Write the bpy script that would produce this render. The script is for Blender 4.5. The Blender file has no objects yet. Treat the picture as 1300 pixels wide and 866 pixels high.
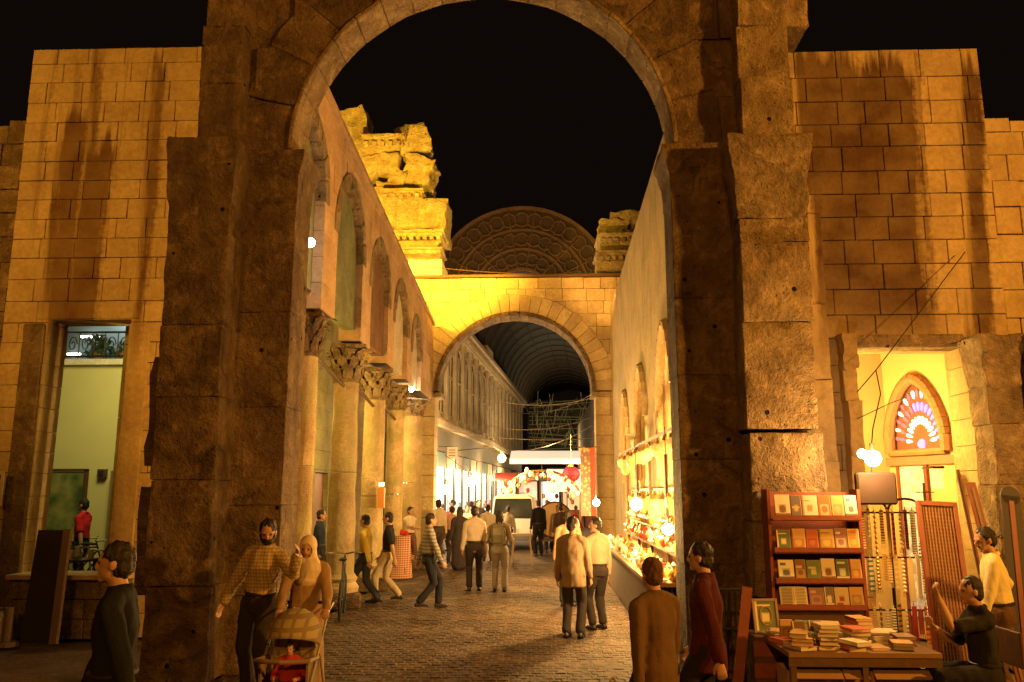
import bpy, bmesh, math, random
from mathutils import Vector, Matrix, noise
R = math.radians
PI = math.pi
random.seed(7)
S = bpy.context.scene
COL = S.collection

# ---------------------------------------------------------------- camera
PITCH = math.atan(192 / 1050)
YAW = math.atan(40 / 1050 * math.cos(PITCH))
cd = bpy.data.cameras.new('camera')
cam = bpy.data.objects.new('camera', cd)
COL.objects.link(cam)
cam.location = (0, 0, 2.05)
cam.rotation_euler = (PI / 2 + PITCH, 0, YAW)
cd.sensor_width = 36
cd.lens = 1050 / 1300 * 36
cd.clip_end = 2000
cd.clip_start = 0.05
S.camera = cam

# ---------------------------------------------------------------- world: night sky
W = bpy.data.worlds.new('World')
S.world = W
W.use_nodes = True
nt = W.node_tree
bg = nt.nodes['Background']
sky = nt.nodes.new('ShaderNodeTexSky')
sky.sky_type = 'NISHITA'
sky.sun_disc = False
sky.sun_elevation = R(-6)
sky.sun_rotation = R(200)
glow = nt.nodes.new('ShaderNodeMixRGB')
glow.blend_type = 'ADD'
glow.inputs[0].default_value = 1
glow.inputs[2].default_value = (0.07, 0.042, 0.025, 1)
nt.links.new(sky.outputs[0], glow.inputs[1])
nt.links.new(glow.outputs[0], bg.inputs[0])
bg.inputs[1].default_value = 0.06

S.view_settings.view_transform = 'Standard'
S.view_settings.look = 'None'
S.view_settings.exposure = 0
S.view_settings.gamma = 1
S.cycles.max_bounces = 5
S.cycles.use_denoising = True

AMBER = (1.0, 0.42, 0.09)
def lamp(name, kind, loc, power, color, size=0.1, aim=None, spot=70, blend=0.6):
    ld = bpy.data.lights.new(name, kind)
    ld.energy = power
    ld.color = color
    if kind == 'AREA':
        ld.size = size
    else:
        ld.shadow_soft_size = size
    if kind == 'SPOT':
        ld.spot_size = R(spot)
        ld.spot_blend = blend
    o = bpy.data.objects.new(name, ld)
    COL.objects.link(o)
    o.location = loc
    if aim is not None:
        o.rotation_euler = (Vector(aim) - Vector(loc)).to_track_quat('-Z', 'Y').to_euler()
    return o

# street lamps and floodlights of the camera's square, then an added spot for one wall
lamp('square_floodlight', 'SPOT', (13, 1.5, 6.5), 9000, (1.0, 0.42, 0.055), 0.3, (-2.0, 11, 4.5), 75, 0.8)
lamp('square_street_lamp', 'SPOT', (-2.0, -10, 8), 5000, (1.0, 0.38, 0.045), 0.3, (4.0, 11, 5.5), 80, 0.9)
lamp('wall_floodlight', 'SPOT', (-11.5, 1.5, 7.0), 3300, (1.0, 0.43, 0.05), 0.3, (-7.4, 12.2, 6.6), 52, 0.9)  # unseen spot added to brighten the left wall alone
# floodlights that light the ruins from behind the arcade and from the market side
lamp('ruin_floodlight', 'SPOT', (-5.4, 20.5, 8.6), 7800, (1.0, 0.53, 0.035), 0.15, (-4.8, 27, 11.8), 105, 0.5)
lamp('ruin_floodlight', 'SPOT', (-1.5, 21.5, 8.3), 3600, (1.0, 0.54, 0.04), 0.15, (-4.2, 27, 10.5), 90, 0.7)
lamp('arch_floodlight', 'SPOT', (-2.0, 22.0, 7.4), 340, (1.0, 0.48, 0.06), 0.1, (-.4, 26, 7.8), 120, 0.8)
lamp('ruin_floodlight', 'SPOT', (1.0, 22.6, 7.9), 560, (1.0, 0.48, 0.08), 0.1, (3.0, 27, 9.8), 80, 0.7)

# ---------------------------------------------------------------- picture -> place
def at(px, py, Y):
    a = (px - 650) / 1050
    b = (433 - py) / 1050
    th, ps = PITCH, YAW
    f = Vector((-math.sin(ps) * math.cos(th), math.cos(ps) * math.cos(th), math.sin(th)))
    r = Vector((math.cos(ps), math.sin(ps), 0))
    u = r.cross(f)
    d = f + a * r + b * u
    return Vector((0, 0, 2.05)) + d * (Y / d.y)
def X(px, Y, py=650): return at(px, py, Y).x
def Z(py, Y, px=650): return at(px, py, Y).z

# ---------------------------------------------------------------- object helpers
def link(name, me, mat=None, parent=None, loc=None):
    if isinstance(me, bmesh.types.BMesh):
        m = bpy.data.meshes.new(name)
        me.to_mesh(m)
        me.free()
        me = m
    o = bpy.data.objects.new(name, me)
    COL.objects.link(o)
    if mat is not None and not me.materials:
        me.materials.append(mat)
    if parent is not None:
        o.parent = parent
    if loc is not None:
        o.location = loc
    return o
def tag(o, label=None, cat=None, group=None, kind=None):
    if label: o['label'] = label
    if cat: o['category'] = cat
    if group: o['group'] = group
    if kind: o['kind'] = kind
    return o
def thing(name, label, cat, loc=(0, 0, 0), rz=0, group=None):
    o = bpy.data.objects.new(name, None)
    o.empty_display_size = 0.2
    COL.objects.link(o)
    o.location = loc
    o.rotation_euler = (0, 0, rz)
    return tag(o, label, cat, group)
def smooth(o, ang=40):
    me = o.data
    for p in me.polygons: p.use_smooth = True
    try: me.set_sharp_from_angle(angle=R(ang))
    except Exception: pass
    return o
def dup(root, loc=None, rz=None, label=None, scale=None):
    r = root.copy(); COL.objects.link(r)
    if loc is not None: r.location = loc
    if rz is not None: r.rotation_euler = (0, 0, rz)
    if scale is not None: r.scale = scale
    if label: r['label'] = label
    for ch in list(root.children):
        c = ch.copy(); COL.objects.link(c); c.parent = r
        for g in list(ch.children):
            d = g.copy(); COL.objects.link(d); d.parent = c
    return r
def box(bm, c, s, rot=None):
    c = Vector(c)
    M = Matrix.Translation(c) @ (rot.to_4x4() if rot is not None else Matrix.Identity(4)) @ Matrix.Diagonal((s[0], s[1], s[2], 1))
    return bmesh.ops.create_cube(bm, size=1, matrix=M)['verts']
def cyl(bm, a, b, r1, r2=None, seg=10, caps=True):
    a, b = Vector(a), Vector(b)
    r2 = r1 if r2 is None else r2
    d = b - a
    q = d.to_track_quat('Z', 'Y').to_matrix().to_4x4()
    M = Matrix.Translation((a + b) / 2) @ q
    return bmesh.ops.create_cone(bm, cap_ends=caps, segments=seg, radius1=max(r1, 1e-4), radius2=max(r2, 1e-4), depth=d.length, matrix=M)['verts']
def ball(bm, c, r, seg=10, rot=None):
    if not hasattr(r, '__len__'): r = (r, r, r)
    M = Matrix.Translation(Vector(c)) @ (rot.to_4x4() if rot is not None else Matrix.Identity(4)) @ Matrix.Diagonal((r[0], r[1], r[2], 1))
    return bmesh.ops.create_uvsphere(bm, u_segments=seg, v_segments=max(5, seg // 2 + 1), radius=1, matrix=M)['verts']
def lathe(bm, prof, c=(0, 0, 0), seg=18, wob=0, seed=0):
    c = Vector(c); rings = []
    for r, z in prof:
        rings.append([bm.verts.new(c + Vector((math.cos(t) * (r + wob * (noise.noise(Vector((math.cos(t) * 3 + seed, math.sin(t) * 3, z * 3))))), math.sin(t) * (r + wob * (noise.noise(Vector((math.cos(t) * 3 + seed, math.sin(t) * 3 + 7, z * 3))))), z))) for t in [2 * PI * k / seg for k in range(seg)]])
    for a, b in zip(rings, rings[1:]):
        for k in range(seg):
            bm.faces.new((a[k], a[(k + 1) % seg], b[(k + 1) % seg], b[k]))
    bm.faces.new(rings[-1]); bm.faces.new(rings[0][::-1])
def tube(bm, pts, rad, side=(1, 0, 0), seg=10, caps=True, ck=1.0):
    """ellipse sections (ra along side, rb across) swept along pts, ends rounded"""
    pts = [Vector(p) for p in pts]
    rad = [(r, r) if not hasattr(r, '__len__') else r for r in rad]
    side = Vector(side)
    n = len(pts); P = []; Q = []
    for i in range(n):
        t = (pts[min(i + 1, n - 1)] - pts[max(i - 1, 0)]).normalized()
        s = side - t * side.dot(t)
        if s.length < 1e-3:
            s = t.orthogonal()
        s.normalize()
        P.append((pts[i], t, s, t.cross(s), rad[i]))
    out = []
    if caps:
        p, t, s, b, r = P[0]; m = min(r) * ck
        for k in (0.25, 0.75):
            a = k * PI / 2
            out.append((p - t * m * math.cos(a), s, b, (r[0] * math.sin(a), r[1] * math.sin(a))))
    for p, t, s, b, r in P: out.append((p, s, b, r))
    if caps:
        p, t, s, b, r = P[-1]; m = min(r) * ck
        for k in (0.75, 0.25):
            a = k * PI / 2
            out.append((p + t * m * math.cos(a), s, b, (r[0] * math.sin(a), r[1] * math.sin(a))))
    rings = [[bm.verts.new(p + s * math.cos(2 * PI * k / seg) * r[0] + b * math.sin(2 * PI * k / seg) * r[1]) for k in range(seg)] for p, s, b, r in out]
    for a, b in zip(rings, rings[1:]):
        for k in range(seg):
            bm.faces.new((a[k], a[(k + 1) % seg], b[(k + 1) % seg], b[k]))
    bm.faces.new(rings[0][::-1]); bm.faces.new(rings[-1])
def wire(name, pts, r, mat, parent=None, sag=0):
    if sag and len(pts) == 2:
        a, b = Vector(pts[0]), Vector(pts[1])
        pts = [a.lerp(b, k / 12) - Vector((0, 0, sag * 4 * (k / 12) * (1 - k / 12))) for k in range(13)]
    bm = bmesh.new()
    tube(bm, pts, [r] * len(pts), side=(0.3, 0.5, 0.8), seg=5, caps=False)
    return link(name, bm, mat, parent)

# ---------------------------------------------------------------- materials
def nodes(name):
    m = bpy.data.materials.new(name)
    m.use_nodes = True
    t = m.node_tree
    return m, t, t.nodes['Principled BSDF']
def N(t, typ, **kw):
    n = t.nodes.new(typ)
    for k, v in kw.items():
        if k.startswith('i_'):
            n.inputs[k[2:].replace('_', ' ')].default_value = v
        else: setattr(n, k, v)
    return n
def mathn(t, op, a, b=None, clamp=False):
    n = t.nodes.new('ShaderNodeMath'); n.operation = op; n.use_clamp = clamp
    for i, v in enumerate((a, b)):
        if v is None: continue
        if hasattr(v, 'links'): t.links.new(v, n.inputs[i])
        else: n.inputs[i].default_value = v
    return n.outputs[0]
def mixc(t, fac, a, b, mode='MIX'):
    n = t.nodes.new('ShaderNodeMixRGB'); n.blend_type = mode
    for i, v in enumerate((fac, a, b)):
        if hasattr(v, 'links'): t.links.new(v, n.inputs[i])
        elif i == 0: n.inputs[0].default_value = v
        else: n.inputs[i].default_value = (*v, 1)
    return n.outputs[0]
def mat(name, c, rough=0.7, var=0.0, scale=8, bump=0.0, bscale=None, metal=0, emit=None, estr=0, spec=0.4, rnd=0.0):
    m, t, b = nodes(name)
    L = t.links
    b.inputs['Roughness'].default_value = rough
    b.inputs['Metallic'].default_value = metal
    b.inputs['Specular IOR Level'].default_value = spec
    if emit:
        b.inputs['Emission Color'].default_value = (*emit, 1)
        b.inputs['Emission Strength'].default_value = estr
    col = None
    tc = N(t, 'ShaderNodeTexCoord')
    if var:
        nz = N(t, 'ShaderNodeTexNoise', i_Scale=scale, i_Detail=6.0)
        L.new(tc.outputs['Object'], nz.inputs['Vector'])
        cr = mathn(t, 'MULTIPLY_ADD', nz.outputs[0], 2 * var)
        cr.node.inputs[2].default_value = 1 - var
        col = mixc(t, 1, c, (1, 1, 1), 'MULTIPLY')
        comb = N(t, 'ShaderNodeCombineXYZ')
        for k in range(3): L.new(cr, comb.inputs[k])
        L.new(comb.outputs[0], col.node.inputs[2])
    if rnd:
        oi = N(t, 'ShaderNodeObjectInfo')
        hs = N(t, 'ShaderNodeHueSaturation')
        v = mathn(t, 'MULTIPLY_ADD', oi.outputs['Random'], 2 * rnd); v.node.inputs[2].default_value = 1 - rnd
        L.new(v, hs.inputs['Value'])
        if col is not None: L.new(col, hs.inputs['Color'])
        else: hs.inputs['Color'].default_value = (*c, 1)
        col = hs.outputs[0]
    if col is not None: L.new(col, b.inputs['Base Color'])
    else: b.inputs['Base Color'].default_value = (*c, 1)
    if bump:
        n2 = N(t, 'ShaderNodeTexNoise', i_Scale=bscale or scale * 3, i_Detail=5.0)
        L.new(tc.outputs['Object'], n2.inputs['Vector'])
        bp = N(t, 'ShaderNodeBump', i_Strength=bump, i_Distance=0.02)
        L.new(n2.outputs[0], bp.inputs['Height'])
        L.new(bp.outputs[0], b.inputs['Normal'])
    return m
def stone(name, c1, c2, dark=(0.05, 0.03, 0.02), rnd=0.22, bumpd=0.03, bands=(), streak=0.45, soot=0.5, pit=1.0, green=None, mottle=0, cell=0):
    """weathered limestone; bands = drip stains with a shape of their own: (x at the top, x at the bottom, half width, z top, z bottom, strength)"""
    m, t, b = nodes(name)
    L = t.links
    b.inputs['Roughness'].default_value = 0.9
    b.inputs['Specular IOR Level'].default_value = 0.2
    geo = N(t, 'ShaderNodeNewGeometry')
    pos = geo.outputs['Position']
    n1 = N(t, 'ShaderNodeTexNoise', i_Scale=1.7, i_Detail=8.0, i_Roughness=0.6); L.new(pos, n1.inputs['Vector'])
    n2 = N(t, 'ShaderNodeTexNoise', i_Scale=14.0, i_Detail=6.0, i_Roughness=0.65); L.new(pos, n2.inputs['Vector'])
    n3 = N(t, 'ShaderNodeTexNoise', i_Scale=55.0, i_Detail=3.0); L.new(pos, n3.inputs['Vector'])
    r1 = N(t, 'ShaderNodeValToRGB'); L.new(n1.outputs[0], r1.inputs[0])
    r1.color_ramp.elements[0].position = 0.35; r1.color_ramp.elements[0].color = (*c2, 1)
    r1.color_ramp.elements[1].position = 0.62; r1.color_ramp.elements[1].color = (*c1, 1)
    col = r1.outputs[0]
    sp = mathn(t, 'MULTIPLY_ADD', n2.outputs[0], 0.9); sp.node.inputs[2].default_value = 0.55
    cc = N(t, 'ShaderNodeCombineXYZ')
    for k in range(3): L.new(sp, cc.inputs[k])
    col = mixc(t, 1, col, cc.outputs[0], 'MULTIPLY')
    oi = N(t, 'ShaderNodeObjectInfo')
    hs = N(t, 'ShaderNodeHueSaturation')
    v = mathn(t, 'MULTIPLY_ADD', oi.outputs['Random'], 2 * rnd); v.node.inputs[2].default_value = 1 - rnd
    L.new(v, hs.inputs['Value']); L.new(col, hs.inputs['Color'])
    col = hs.outputs[0]
    if mottle:
        m1 = N(t, 'ShaderNodeTexNoise', i_Scale=3.4, i_Detail=9.0, i_Roughness=0.72, i_Distortion=0.6); L.new(pos, m1.inputs['Vector'])
        f1 = mathn(t, 'MULTIPLY', mathn(t, 'SUBTRACT', m1.outputs[0], .52, True), 9 * mottle, True)
        col = mixc(t, f1, col, tuple(min(.7, v * 1.75) for v in c1))
        m2 = N(t, 'ShaderNodeTexNoise', i_Scale=2.3, i_Detail=9.0, i_Roughness=0.75, i_Distortion=1.0); L.new(geo.outputs['Position'], m2.inputs['Vector'])
        mp2 = N(t, 'ShaderNodeMapping'); mp2.inputs['Location'].default_value = (7, 3, 5); L.new(pos, mp2.inputs['Vector']); L.new(mp2.outputs[0], m2.inputs['Vector'])
        f2 = mathn(t, 'MULTIPLY', mathn(t, 'SUBTRACT', m2.outputs[0], .50, True), 8 * mottle, True)
        col = mixc(t, f2, col, tuple(v * .38 for v in c2))
        vh = N(t, 'ShaderNodeTexVoronoi', i_Scale=2.6); L.new(pos, vh.inputs['Vector'])
        col = mixc(t, mathn(t, 'LESS_THAN', vh.outputs['Distance'], .075), col, (.012, .008, .006))
    if cell:
        sc_ = N(t, 'ShaderNodeVectorMath'); sc_.operation = 'SCALE'; sc_.inputs[3].default_value = 1 / cell; L.new(pos, sc_.inputs[0])
        fl = N(t, 'ShaderNodeVectorMath'); fl.operation = 'FLOOR'; L.new(sc_.outputs[0], fl.inputs[0])
        wn = N(t, 'ShaderNodeTexWhiteNoise'); wn.noise_dimensions = '2D'; L.new(fl.outputs[0], wn.inputs['Vector'])
        h3 = N(t, 'ShaderNodeHueSaturation'); vv = mathn(t, 'MULTIPLY_ADD', wn.outputs['Value'], .7); vv.node.inputs[2].default_value = .65; L.new(vv, h3.inputs['Value']); L.new(col, h3.inputs['Color']); col = h3.outputs[0]
    if green:
        gz = N(t, 'ShaderNodeTexNoise', i_Scale=2.5, i_Detail=4.0); L.new(pos, gz.inputs['Vector'])
        g = mathn(t, 'MULTIPLY', mathn(t, 'SUBTRACT', gz.outputs[0], 0.42, True), 4, True)
        col = mixc(t, g, col, green)
    # vertical run-off streaks
    mp = N(t, 'ShaderNodeMapping'); mp.inputs['Scale'].default_value = (3.2, 3.2, 0.22); L.new(pos, mp.inputs['Vector'])
    n4 = N(t, 'ShaderNodeTexNoise', i_Scale=1.6, i_Detail=7.0, i_Roughness=0.6); L.new(mp.outputs[0], n4.inputs['Vector'])
    s = mathn(t, 'MULTIPLY', mathn(t, 'SUBTRACT', n4.outputs[0], 0.55, True), 7 * streak, True)
    # soot patches
    n5 = N(t, 'ShaderNodeTexNoise', i_Scale=0.9, i_Detail=9.0, i_Roughness=0.7); L.new(pos, n5.inputs['Vector'])
    s2 = mathn(t, 'MULTIPLY', mathn(t, 'SUBTRACT', n5.outputs[0], 0.56, True), 8 * soot, True)
    s = mathn(t, 'MULTIPLY', mathn(t, 'MAXIMUM', s, s2), 0.8)
    if bands:
        sx = N(t, 'ShaderNodeSeparateXYZ'); L.new(pos, sx.inputs[0])
        wob = mathn(t, 'MULTIPLY', mathn(t, 'SUBTRACT', n4.outputs[0], 0.5), 0.55)
        wob2 = mathn(t, 'MULTIPLY', mathn(t, 'SUBTRACT', n2.outputs[0], 0.5), 0.14)
        xx = mathn(t, 'ADD', mathn(t, 'ADD', sx.outputs[0], wob), wob2)
        zn = mathn(t, 'MULTIPLY', mathn(t, 'SUBTRACT', n4.outputs[0], 0.5), 2.4)
        for (xt, xb, hw, zt, zb, st) in bands:
            k = (xt - xb) / (zt - zb)
            cx = mathn(t, 'MULTIPLY_ADD', sx.outputs[2], k); cx.node.inputs[2].default_value = xb - zb * k
            d = mathn(t, 'ABSOLUTE', mathn(t, 'SUBTRACT', xx, cx))
            e = mathn(t, 'MULTIPLY', mathn(t, 'SUBTRACT', hw, d), 9, True)
            zt_ = mathn(t, 'MULTIPLY', mathn(t, 'SUBTRACT', mathn(t, 'ADD', zt, zn), sx.outputs[2]), 3, True)
            zb_ = mathn(t, 'MULTIPLY', mathn(t, 'SUBTRACT', sx.outputs[2], zb), .9, True)
            e = mathn(t, 'MULTIPLY', mathn(t, 'MULTIPLY', e, zt_), mathn(t, 'MULTIPLY', zb_, st))
            s = mathn(t, 'MAXIMUM', s, e)
    vr = mathn(t, 'MULTIPLY_ADD', n1.outputs[0], 1.1, True); vr.node.inputs[2].default_value = .32
    s = mathn(t, 'MULTIPLY', s, vr)
    col = mixc(t, s, col, dark)
    L.new(col, b.inputs['Base Color'])
    vo = N(t, 'ShaderNodeTexVoronoi', i_Scale=9.0); L.new(pos, vo.inputs['Vector'])
    pt = mathn(t, 'MULTIPLY', mathn(t, 'SUBTRACT', 0.16, vo.outputs['Distance'], True), -3.0 * pit)
    h = mathn(t, 'ADD', mathn(t, 'ADD', mathn(t, 'MULTIPLY', n2.outputs[0], 1.0), mathn(t, 'MULTIPLY', n3.outputs[0], 0.35)), pt)
    h = mathn(t, 'ADD', h, mathn(t, 'MULTIPLY', n1.outputs[0], 1.3))
    bp = N(t, 'ShaderNodeBump', i_Strength=1.0, i_Distance=bumpd); L.new(h, bp.inputs['Height'])
    L.new(bp.outputs[0], b.inputs['Normal'])
    return m

LB = []   # drip stains of the left facade wall (by place on the wall)
def band(px_t, py_t, px_b, py_b, w, Y, st):
    a, b_ = at(px_t, py_t, Y), at(px_b, py_b, Y)
    return (a.x, b_.x, w * 1.15, a.z + .5, b_.z - 1.0, min(1, st * 1.25))
LB = [band(122, 85, 95, 420, 0.11, 12.2, .75), band(92, 150, 75, 420, 0.24, 12.2, .85), band(95, 90, 88, 240, 0.05, 12.2, .8), band(205, 110, 180, 400, 0.12, 12.2, .85),
      band(70, 80, 45, 260, 0.07, 12.2, .6), band(128, 200, 100, 420, 0.25, 12.2, .8), band(5, 230, 0, 420, 0.10, 12.2, .8), band(160, 90, 150, 190, 0.05, 12.2, .6), band(186, 85, 184, 150, .05, 12.2, .7)]
RB = [band(1050, 92, 1060, 390, 0.42, 10.8, .8), band(1090, 110, 1120, 395, 0.42, 10.8, .82), band(1130, 100, 1155, 395, 0.30, 10.8, .85), band(1163, 85, 1178, 400, 0.06, 10.8, .9), band(1232, 92, 1240, 425, 0.17, 10.8, .85),
      band(1030, 88, 1035, 200, 0.2, 10.8, .8)]
M = {}
M['ashlar_left'] = stone('ashlar_limestone', (0.56, 0.43, 0.22), (0.44, 0.32, 0.16), (0.15, 0.08, 0.035), rnd=0.07, bumpd=0.012, bands=LB, streak=.25, soot=.12, pit=.4)
M['ashlar_right'] = stone('ashlar_limestone_stained', (0.43, 0.32, 0.16), (0.33, 0.235, 0.11), (0.075, 0.038, 0.018), rnd=0.07, bumpd=0.014, bands=RB, streak=.3, soot=.2, pit=.5)
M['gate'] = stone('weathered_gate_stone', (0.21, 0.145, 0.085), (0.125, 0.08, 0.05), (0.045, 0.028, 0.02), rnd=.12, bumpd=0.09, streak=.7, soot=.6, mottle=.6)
M['gate_light'] = stone('worn_gate_stone', (0.36, 0.265, 0.15), (0.22, 0.15, 0.085), (0.07, 0.04, 0.025), rnd=.12, bumpd=0.10, streak=.5, soot=.45, mottle=.5)  # worn paler gate stone; on the arch's inner ring it stands for light
M['arcade'] = stone('arcade_stone', (0.50, 0.34, 0.20), (0.37, 0.24, 0.13), (0.12, 0.07, 0.05), rnd=.12, bumpd=0.015, streak=.3, soot=.25, pit=.4)
M['column'] = stone('column_marble', (0.55, 0.42, 0.24), (0.38, 0.26, 0.14), (0.10, 0.06, 0.04), rnd=.2, bumpd=0.03, streak=.3, soot=.3, green=(0.38, 0.33, 0.15))
M['ruin'] = stone('ruin_limestone', (0.50, 0.40, 0.22), (0.36, 0.26, 0.12), (0.13, 0.07, 0.03), rnd=.12, bumpd=0.14, streak=.5, soot=.7, pit=1.6, mottle=.35)
M['white_stone'] = stone('new_white_stone', (0.75, 0.70, 0.6), (0.7, 0.62, 0.5), rnd=.05, bumpd=.01, streak=.05, soot=.05, pit=.2)
M['arch2'] = stone('street_arch_stone', (0.50, 0.38, 0.21), (0.38, 0.27, 0.14), (0.14, 0.08, 0.04), rnd=.16, bumpd=.02, streak=.15, soot=.25, pit=.5)
M['mortar'] = stone('mortar', (0.085, 0.05, 0.028), (0.05, 0.03, 0.018), rnd=0, bumpd=.02, streak=.2, soot=.3)
M['plaster'] = stone('pale_wall_plaster', (0.60, 0.47, 0.26), (0.44, 0.36, 0.22), (0.20, 0.13, 0.06), rnd=0, bumpd=.010, streak=.8, soot=.35, pit=.2)
M['back_plaster'] = stone('olive_wall_plaster', (0.26, 0.24, 0.12), (0.18, 0.16, 0.08), (0.08, 0.07, 0.04), rnd=.1, bumpd=.01, streak=.4, soot=.4, pit=.1)
M['infill'] = stone('olive_infill_plaster', (0.22, 0.23, 0.13), (0.14, 0.15, 0.08), (.07, .06, .04), rnd=0, bumpd=.02, streak=.5, soot=.5, pit=.2)
M['infill_brown'] = stone('brown_infill_plaster', (0.20, 0.11, 0.07), (0.12, 0.07, 0.04), (.05, .03, .02), rnd=0, bumpd=.02, streak=.5, soot=.5, pit=.2)
M['infill_pale'] = stone('pale_infill_plaster', (0.6, 0.54, 0.42), (0.42, 0.37, 0.26), (.12, .09, .06), rnd=0, bumpd=.02, streak=.5, soot=.5, pit=.2)
M['room_plaster'] = mat('yellowish_room_plaster', (0.66, 0.60, 0.28), .85, .10, 1.5, .1, 6)
M['niche_plaster'] = mat('cream_niche_plaster', (0.62, 0.46, 0.22), .85, .12, 1.5, .15, 6)
M['ground'] = stone('ground_dust', (0.17, 0.12, 0.08), (0.11, 0.08, 0.05), rnd=0, bumpd=.02, streak=0, soot=.3, pit=.3)
M['sett'] = stone('worn_paving_sett', (0.082, 0.051, 0.029), (0.052, 0.032, 0.018), (0.035, 0.024, 0.016), rnd=.05, bumpd=.006, cell=.14, streak=0, soot=.35, pit=.4)
M['sett'].node_tree.nodes['Principled BSDF'].inputs['Roughness'].default_value = .8
M['iron'] = mat('dark_iron', (0.03, 0.022, 0.018), .5, .2, 6, metal=.3)
M['rust'] = mat('rusty_roof_iron', (0.05, 0.03, 0.018), .6, .4, 2.0, .2, 6)
M['roof_dark'] = mat('roof_underside_sheet', (0.045, 0.03, 0.02), .7, .45, 1.2, .3, 3)
M['wood'] = mat('dark_wood', (0.09, 0.045, 0.02), .55, .35, 9, .15)
M['wood_red'] = mat('reddish_wood', (0.20, 0.055, 0.03), .5, .3, 9, .15)
M['wood_pale'] = mat('pale_wood_board', (0.24, 0.16, 0.09), .65, .2, 5, .1)
M['wood_dark_board'] = mat('dark_painted_board', (0.035, 0.025, 0.02), .6, .3, 4)
M['cardboard'] = mat('brown_cardboard', (0.30, 0.17, 0.08), .85, .15, 5, .1)
M['cloth_table'] = mat('brown_table_cloth', (0.20, 0.11, 0.05), .9, .2, 10, .2)
M['brass'] = mat('brass', (0.75, 0.50, 0.18), .28, .1, 8, metal=.9, rnd=.2)
M['glass_white'] = mat('opal_glass', (0.8, 0.75, 0.62), .15, spec=.6, rnd=.15)
M['white_paint'] = mat('white_van_paint', (0.72, 0.70, 0.66), .3, .05, 3, spec=.6)
M['tyre'] = mat('black_rubber', (0.02, 0.02, 0.02), .8)
M['dark_glass'] = mat('dark_window_glass', (0.03, 0.035, 0.03), .08, spec=.8)
M['chrome'] = mat('chrome', (0.6, 0.6, 0.6), .2, metal=1)
M['paper'] = mat('cream_paper', (0.55, 0.47, 0.33), .8, .05, 30)
def emis(name, c, s): return mat(name, tuple(min(1, v) for v in c), .5, emit=c, estr=s)
M['bulb'] = emis('lit_white_bulb', (1, .93, .75), 60)
M['bulb_warm'] = emis('lit_warm_bulb', (1, .72, .35), 40)
M['tube'] = emis('lit_fluorescent_tube', (.92, 1, .95), 14)
M['shop_glow'] = emis('lit_shop_window', (1, .93, .78), 2.6)
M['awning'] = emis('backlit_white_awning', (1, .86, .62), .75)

# ---------------------------------------------------------------- masonry
def clip(poly, n, d, keep_in):
    """part of convex poly on one side of line n.p = d"""
    out = []
    for i in range(len(poly)):
        a, b = poly[i], poly[(i + 1) % len(poly)]
        da = n[0] * a[0] + n[1] * a[1] - d; db = n[0] * b[0] + n[1] * b[1] - d
        if not keep_in: da, db = -da, -db
        if da <= 1e-9: out.append(a)
        if (da < -1e-9 and db > 1e-9) or (da > 1e-9 and db < -1e-9):
            t = da / (da - db)
            out.append((a[0] + (b[0] - a[0]) * t, a[1] + (b[1] - a[1]) * t))
    return out if len(out) > 2 else []
def area(p): return abs(sum(p[i][0] * p[(i + 1) % len(p)][1] - p[(i + 1) % len(p)][0] * p[i][1] for i in range(len(p)))) / 2
def subtract(polys, hole):
    """convex polys minus a convex counter-clockwise hole"""
    res = []
    for p in polys:
        rest = p; pieces = []
        for i in range(len(hole)):
            a, b = hole[i], hole[(i + 1) % len(hole)]
            n = (b[1] - a[1], a[0] - b[0])
            d = n[0] * a[0] + n[1] * a[1]
            q = clip(rest, n, d, False)
            if q and area(q) > 2e-4: pieces.append(q)
            rest = clip(rest, n, d, True)
            if not rest: break
        if rest and area(rest) > 1e-5: res += pieces
        else: res.append(p)
    return res
def archpoly(cx, hw, z0, zs, rise=None, n=9, pointed=False, grow=0):
    rise = hw if rise is None else rise
    hw += grow; rise += grow
    pts = [(cx - hw, z0), (cx + hw, z0)]
    for k in range(n + 1):
        a = PI * k / n
        if pointed:
            s = abs(math.cos(a)); c = math.sin(a)
            pts.append((cx + math.copysign(s, math.cos(a)) * hw, zs + rise * (1 - s ** 1.75) ** (0.66)))
        else:
            pts.append((cx + hw * math.cos(a), zs + rise * math.sin(a)))
    out = [pts[0]]
    for p in pts[1:]:
        if (p[0] - out[-1][0]) ** 2 + (p[1] - out[-1][1]) ** 2 > 1e-6: out.append(p)
    return out
class Frame:
    def __init__(s, o, u, n): s.o = Vector(o); s.u = Vector(u).normalized(); s.n = Vector(n).normalized(); s.v = Vector((0, 0, 1))
    def p(s, u, v, t=0): return s.o + s.u * u + s.v * v + s.n * t
    def rot(s): return Matrix((s.u, -s.n, s.v)).transposed() if s.u.cross(-s.n).dot(s.v) > 0 else Matrix((-s.u, -s.n, s.v)).transposed()
def extrude(bm, fr, poly, t0, t1):
    a = [bm.verts.new(fr.p(u, v, t0)) for u, v in poly]
    b = [bm.verts.new(fr.p(u, v, t1)) for u, v in poly]
    bm.faces.new(a); bm.faces.new(b[::-1])
    for i in range(len(poly)):
        j = (i + 1) % len(poly)
        bm.faces.new((a[i], b[i], b[j], a[j]))
BLK = {}
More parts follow.
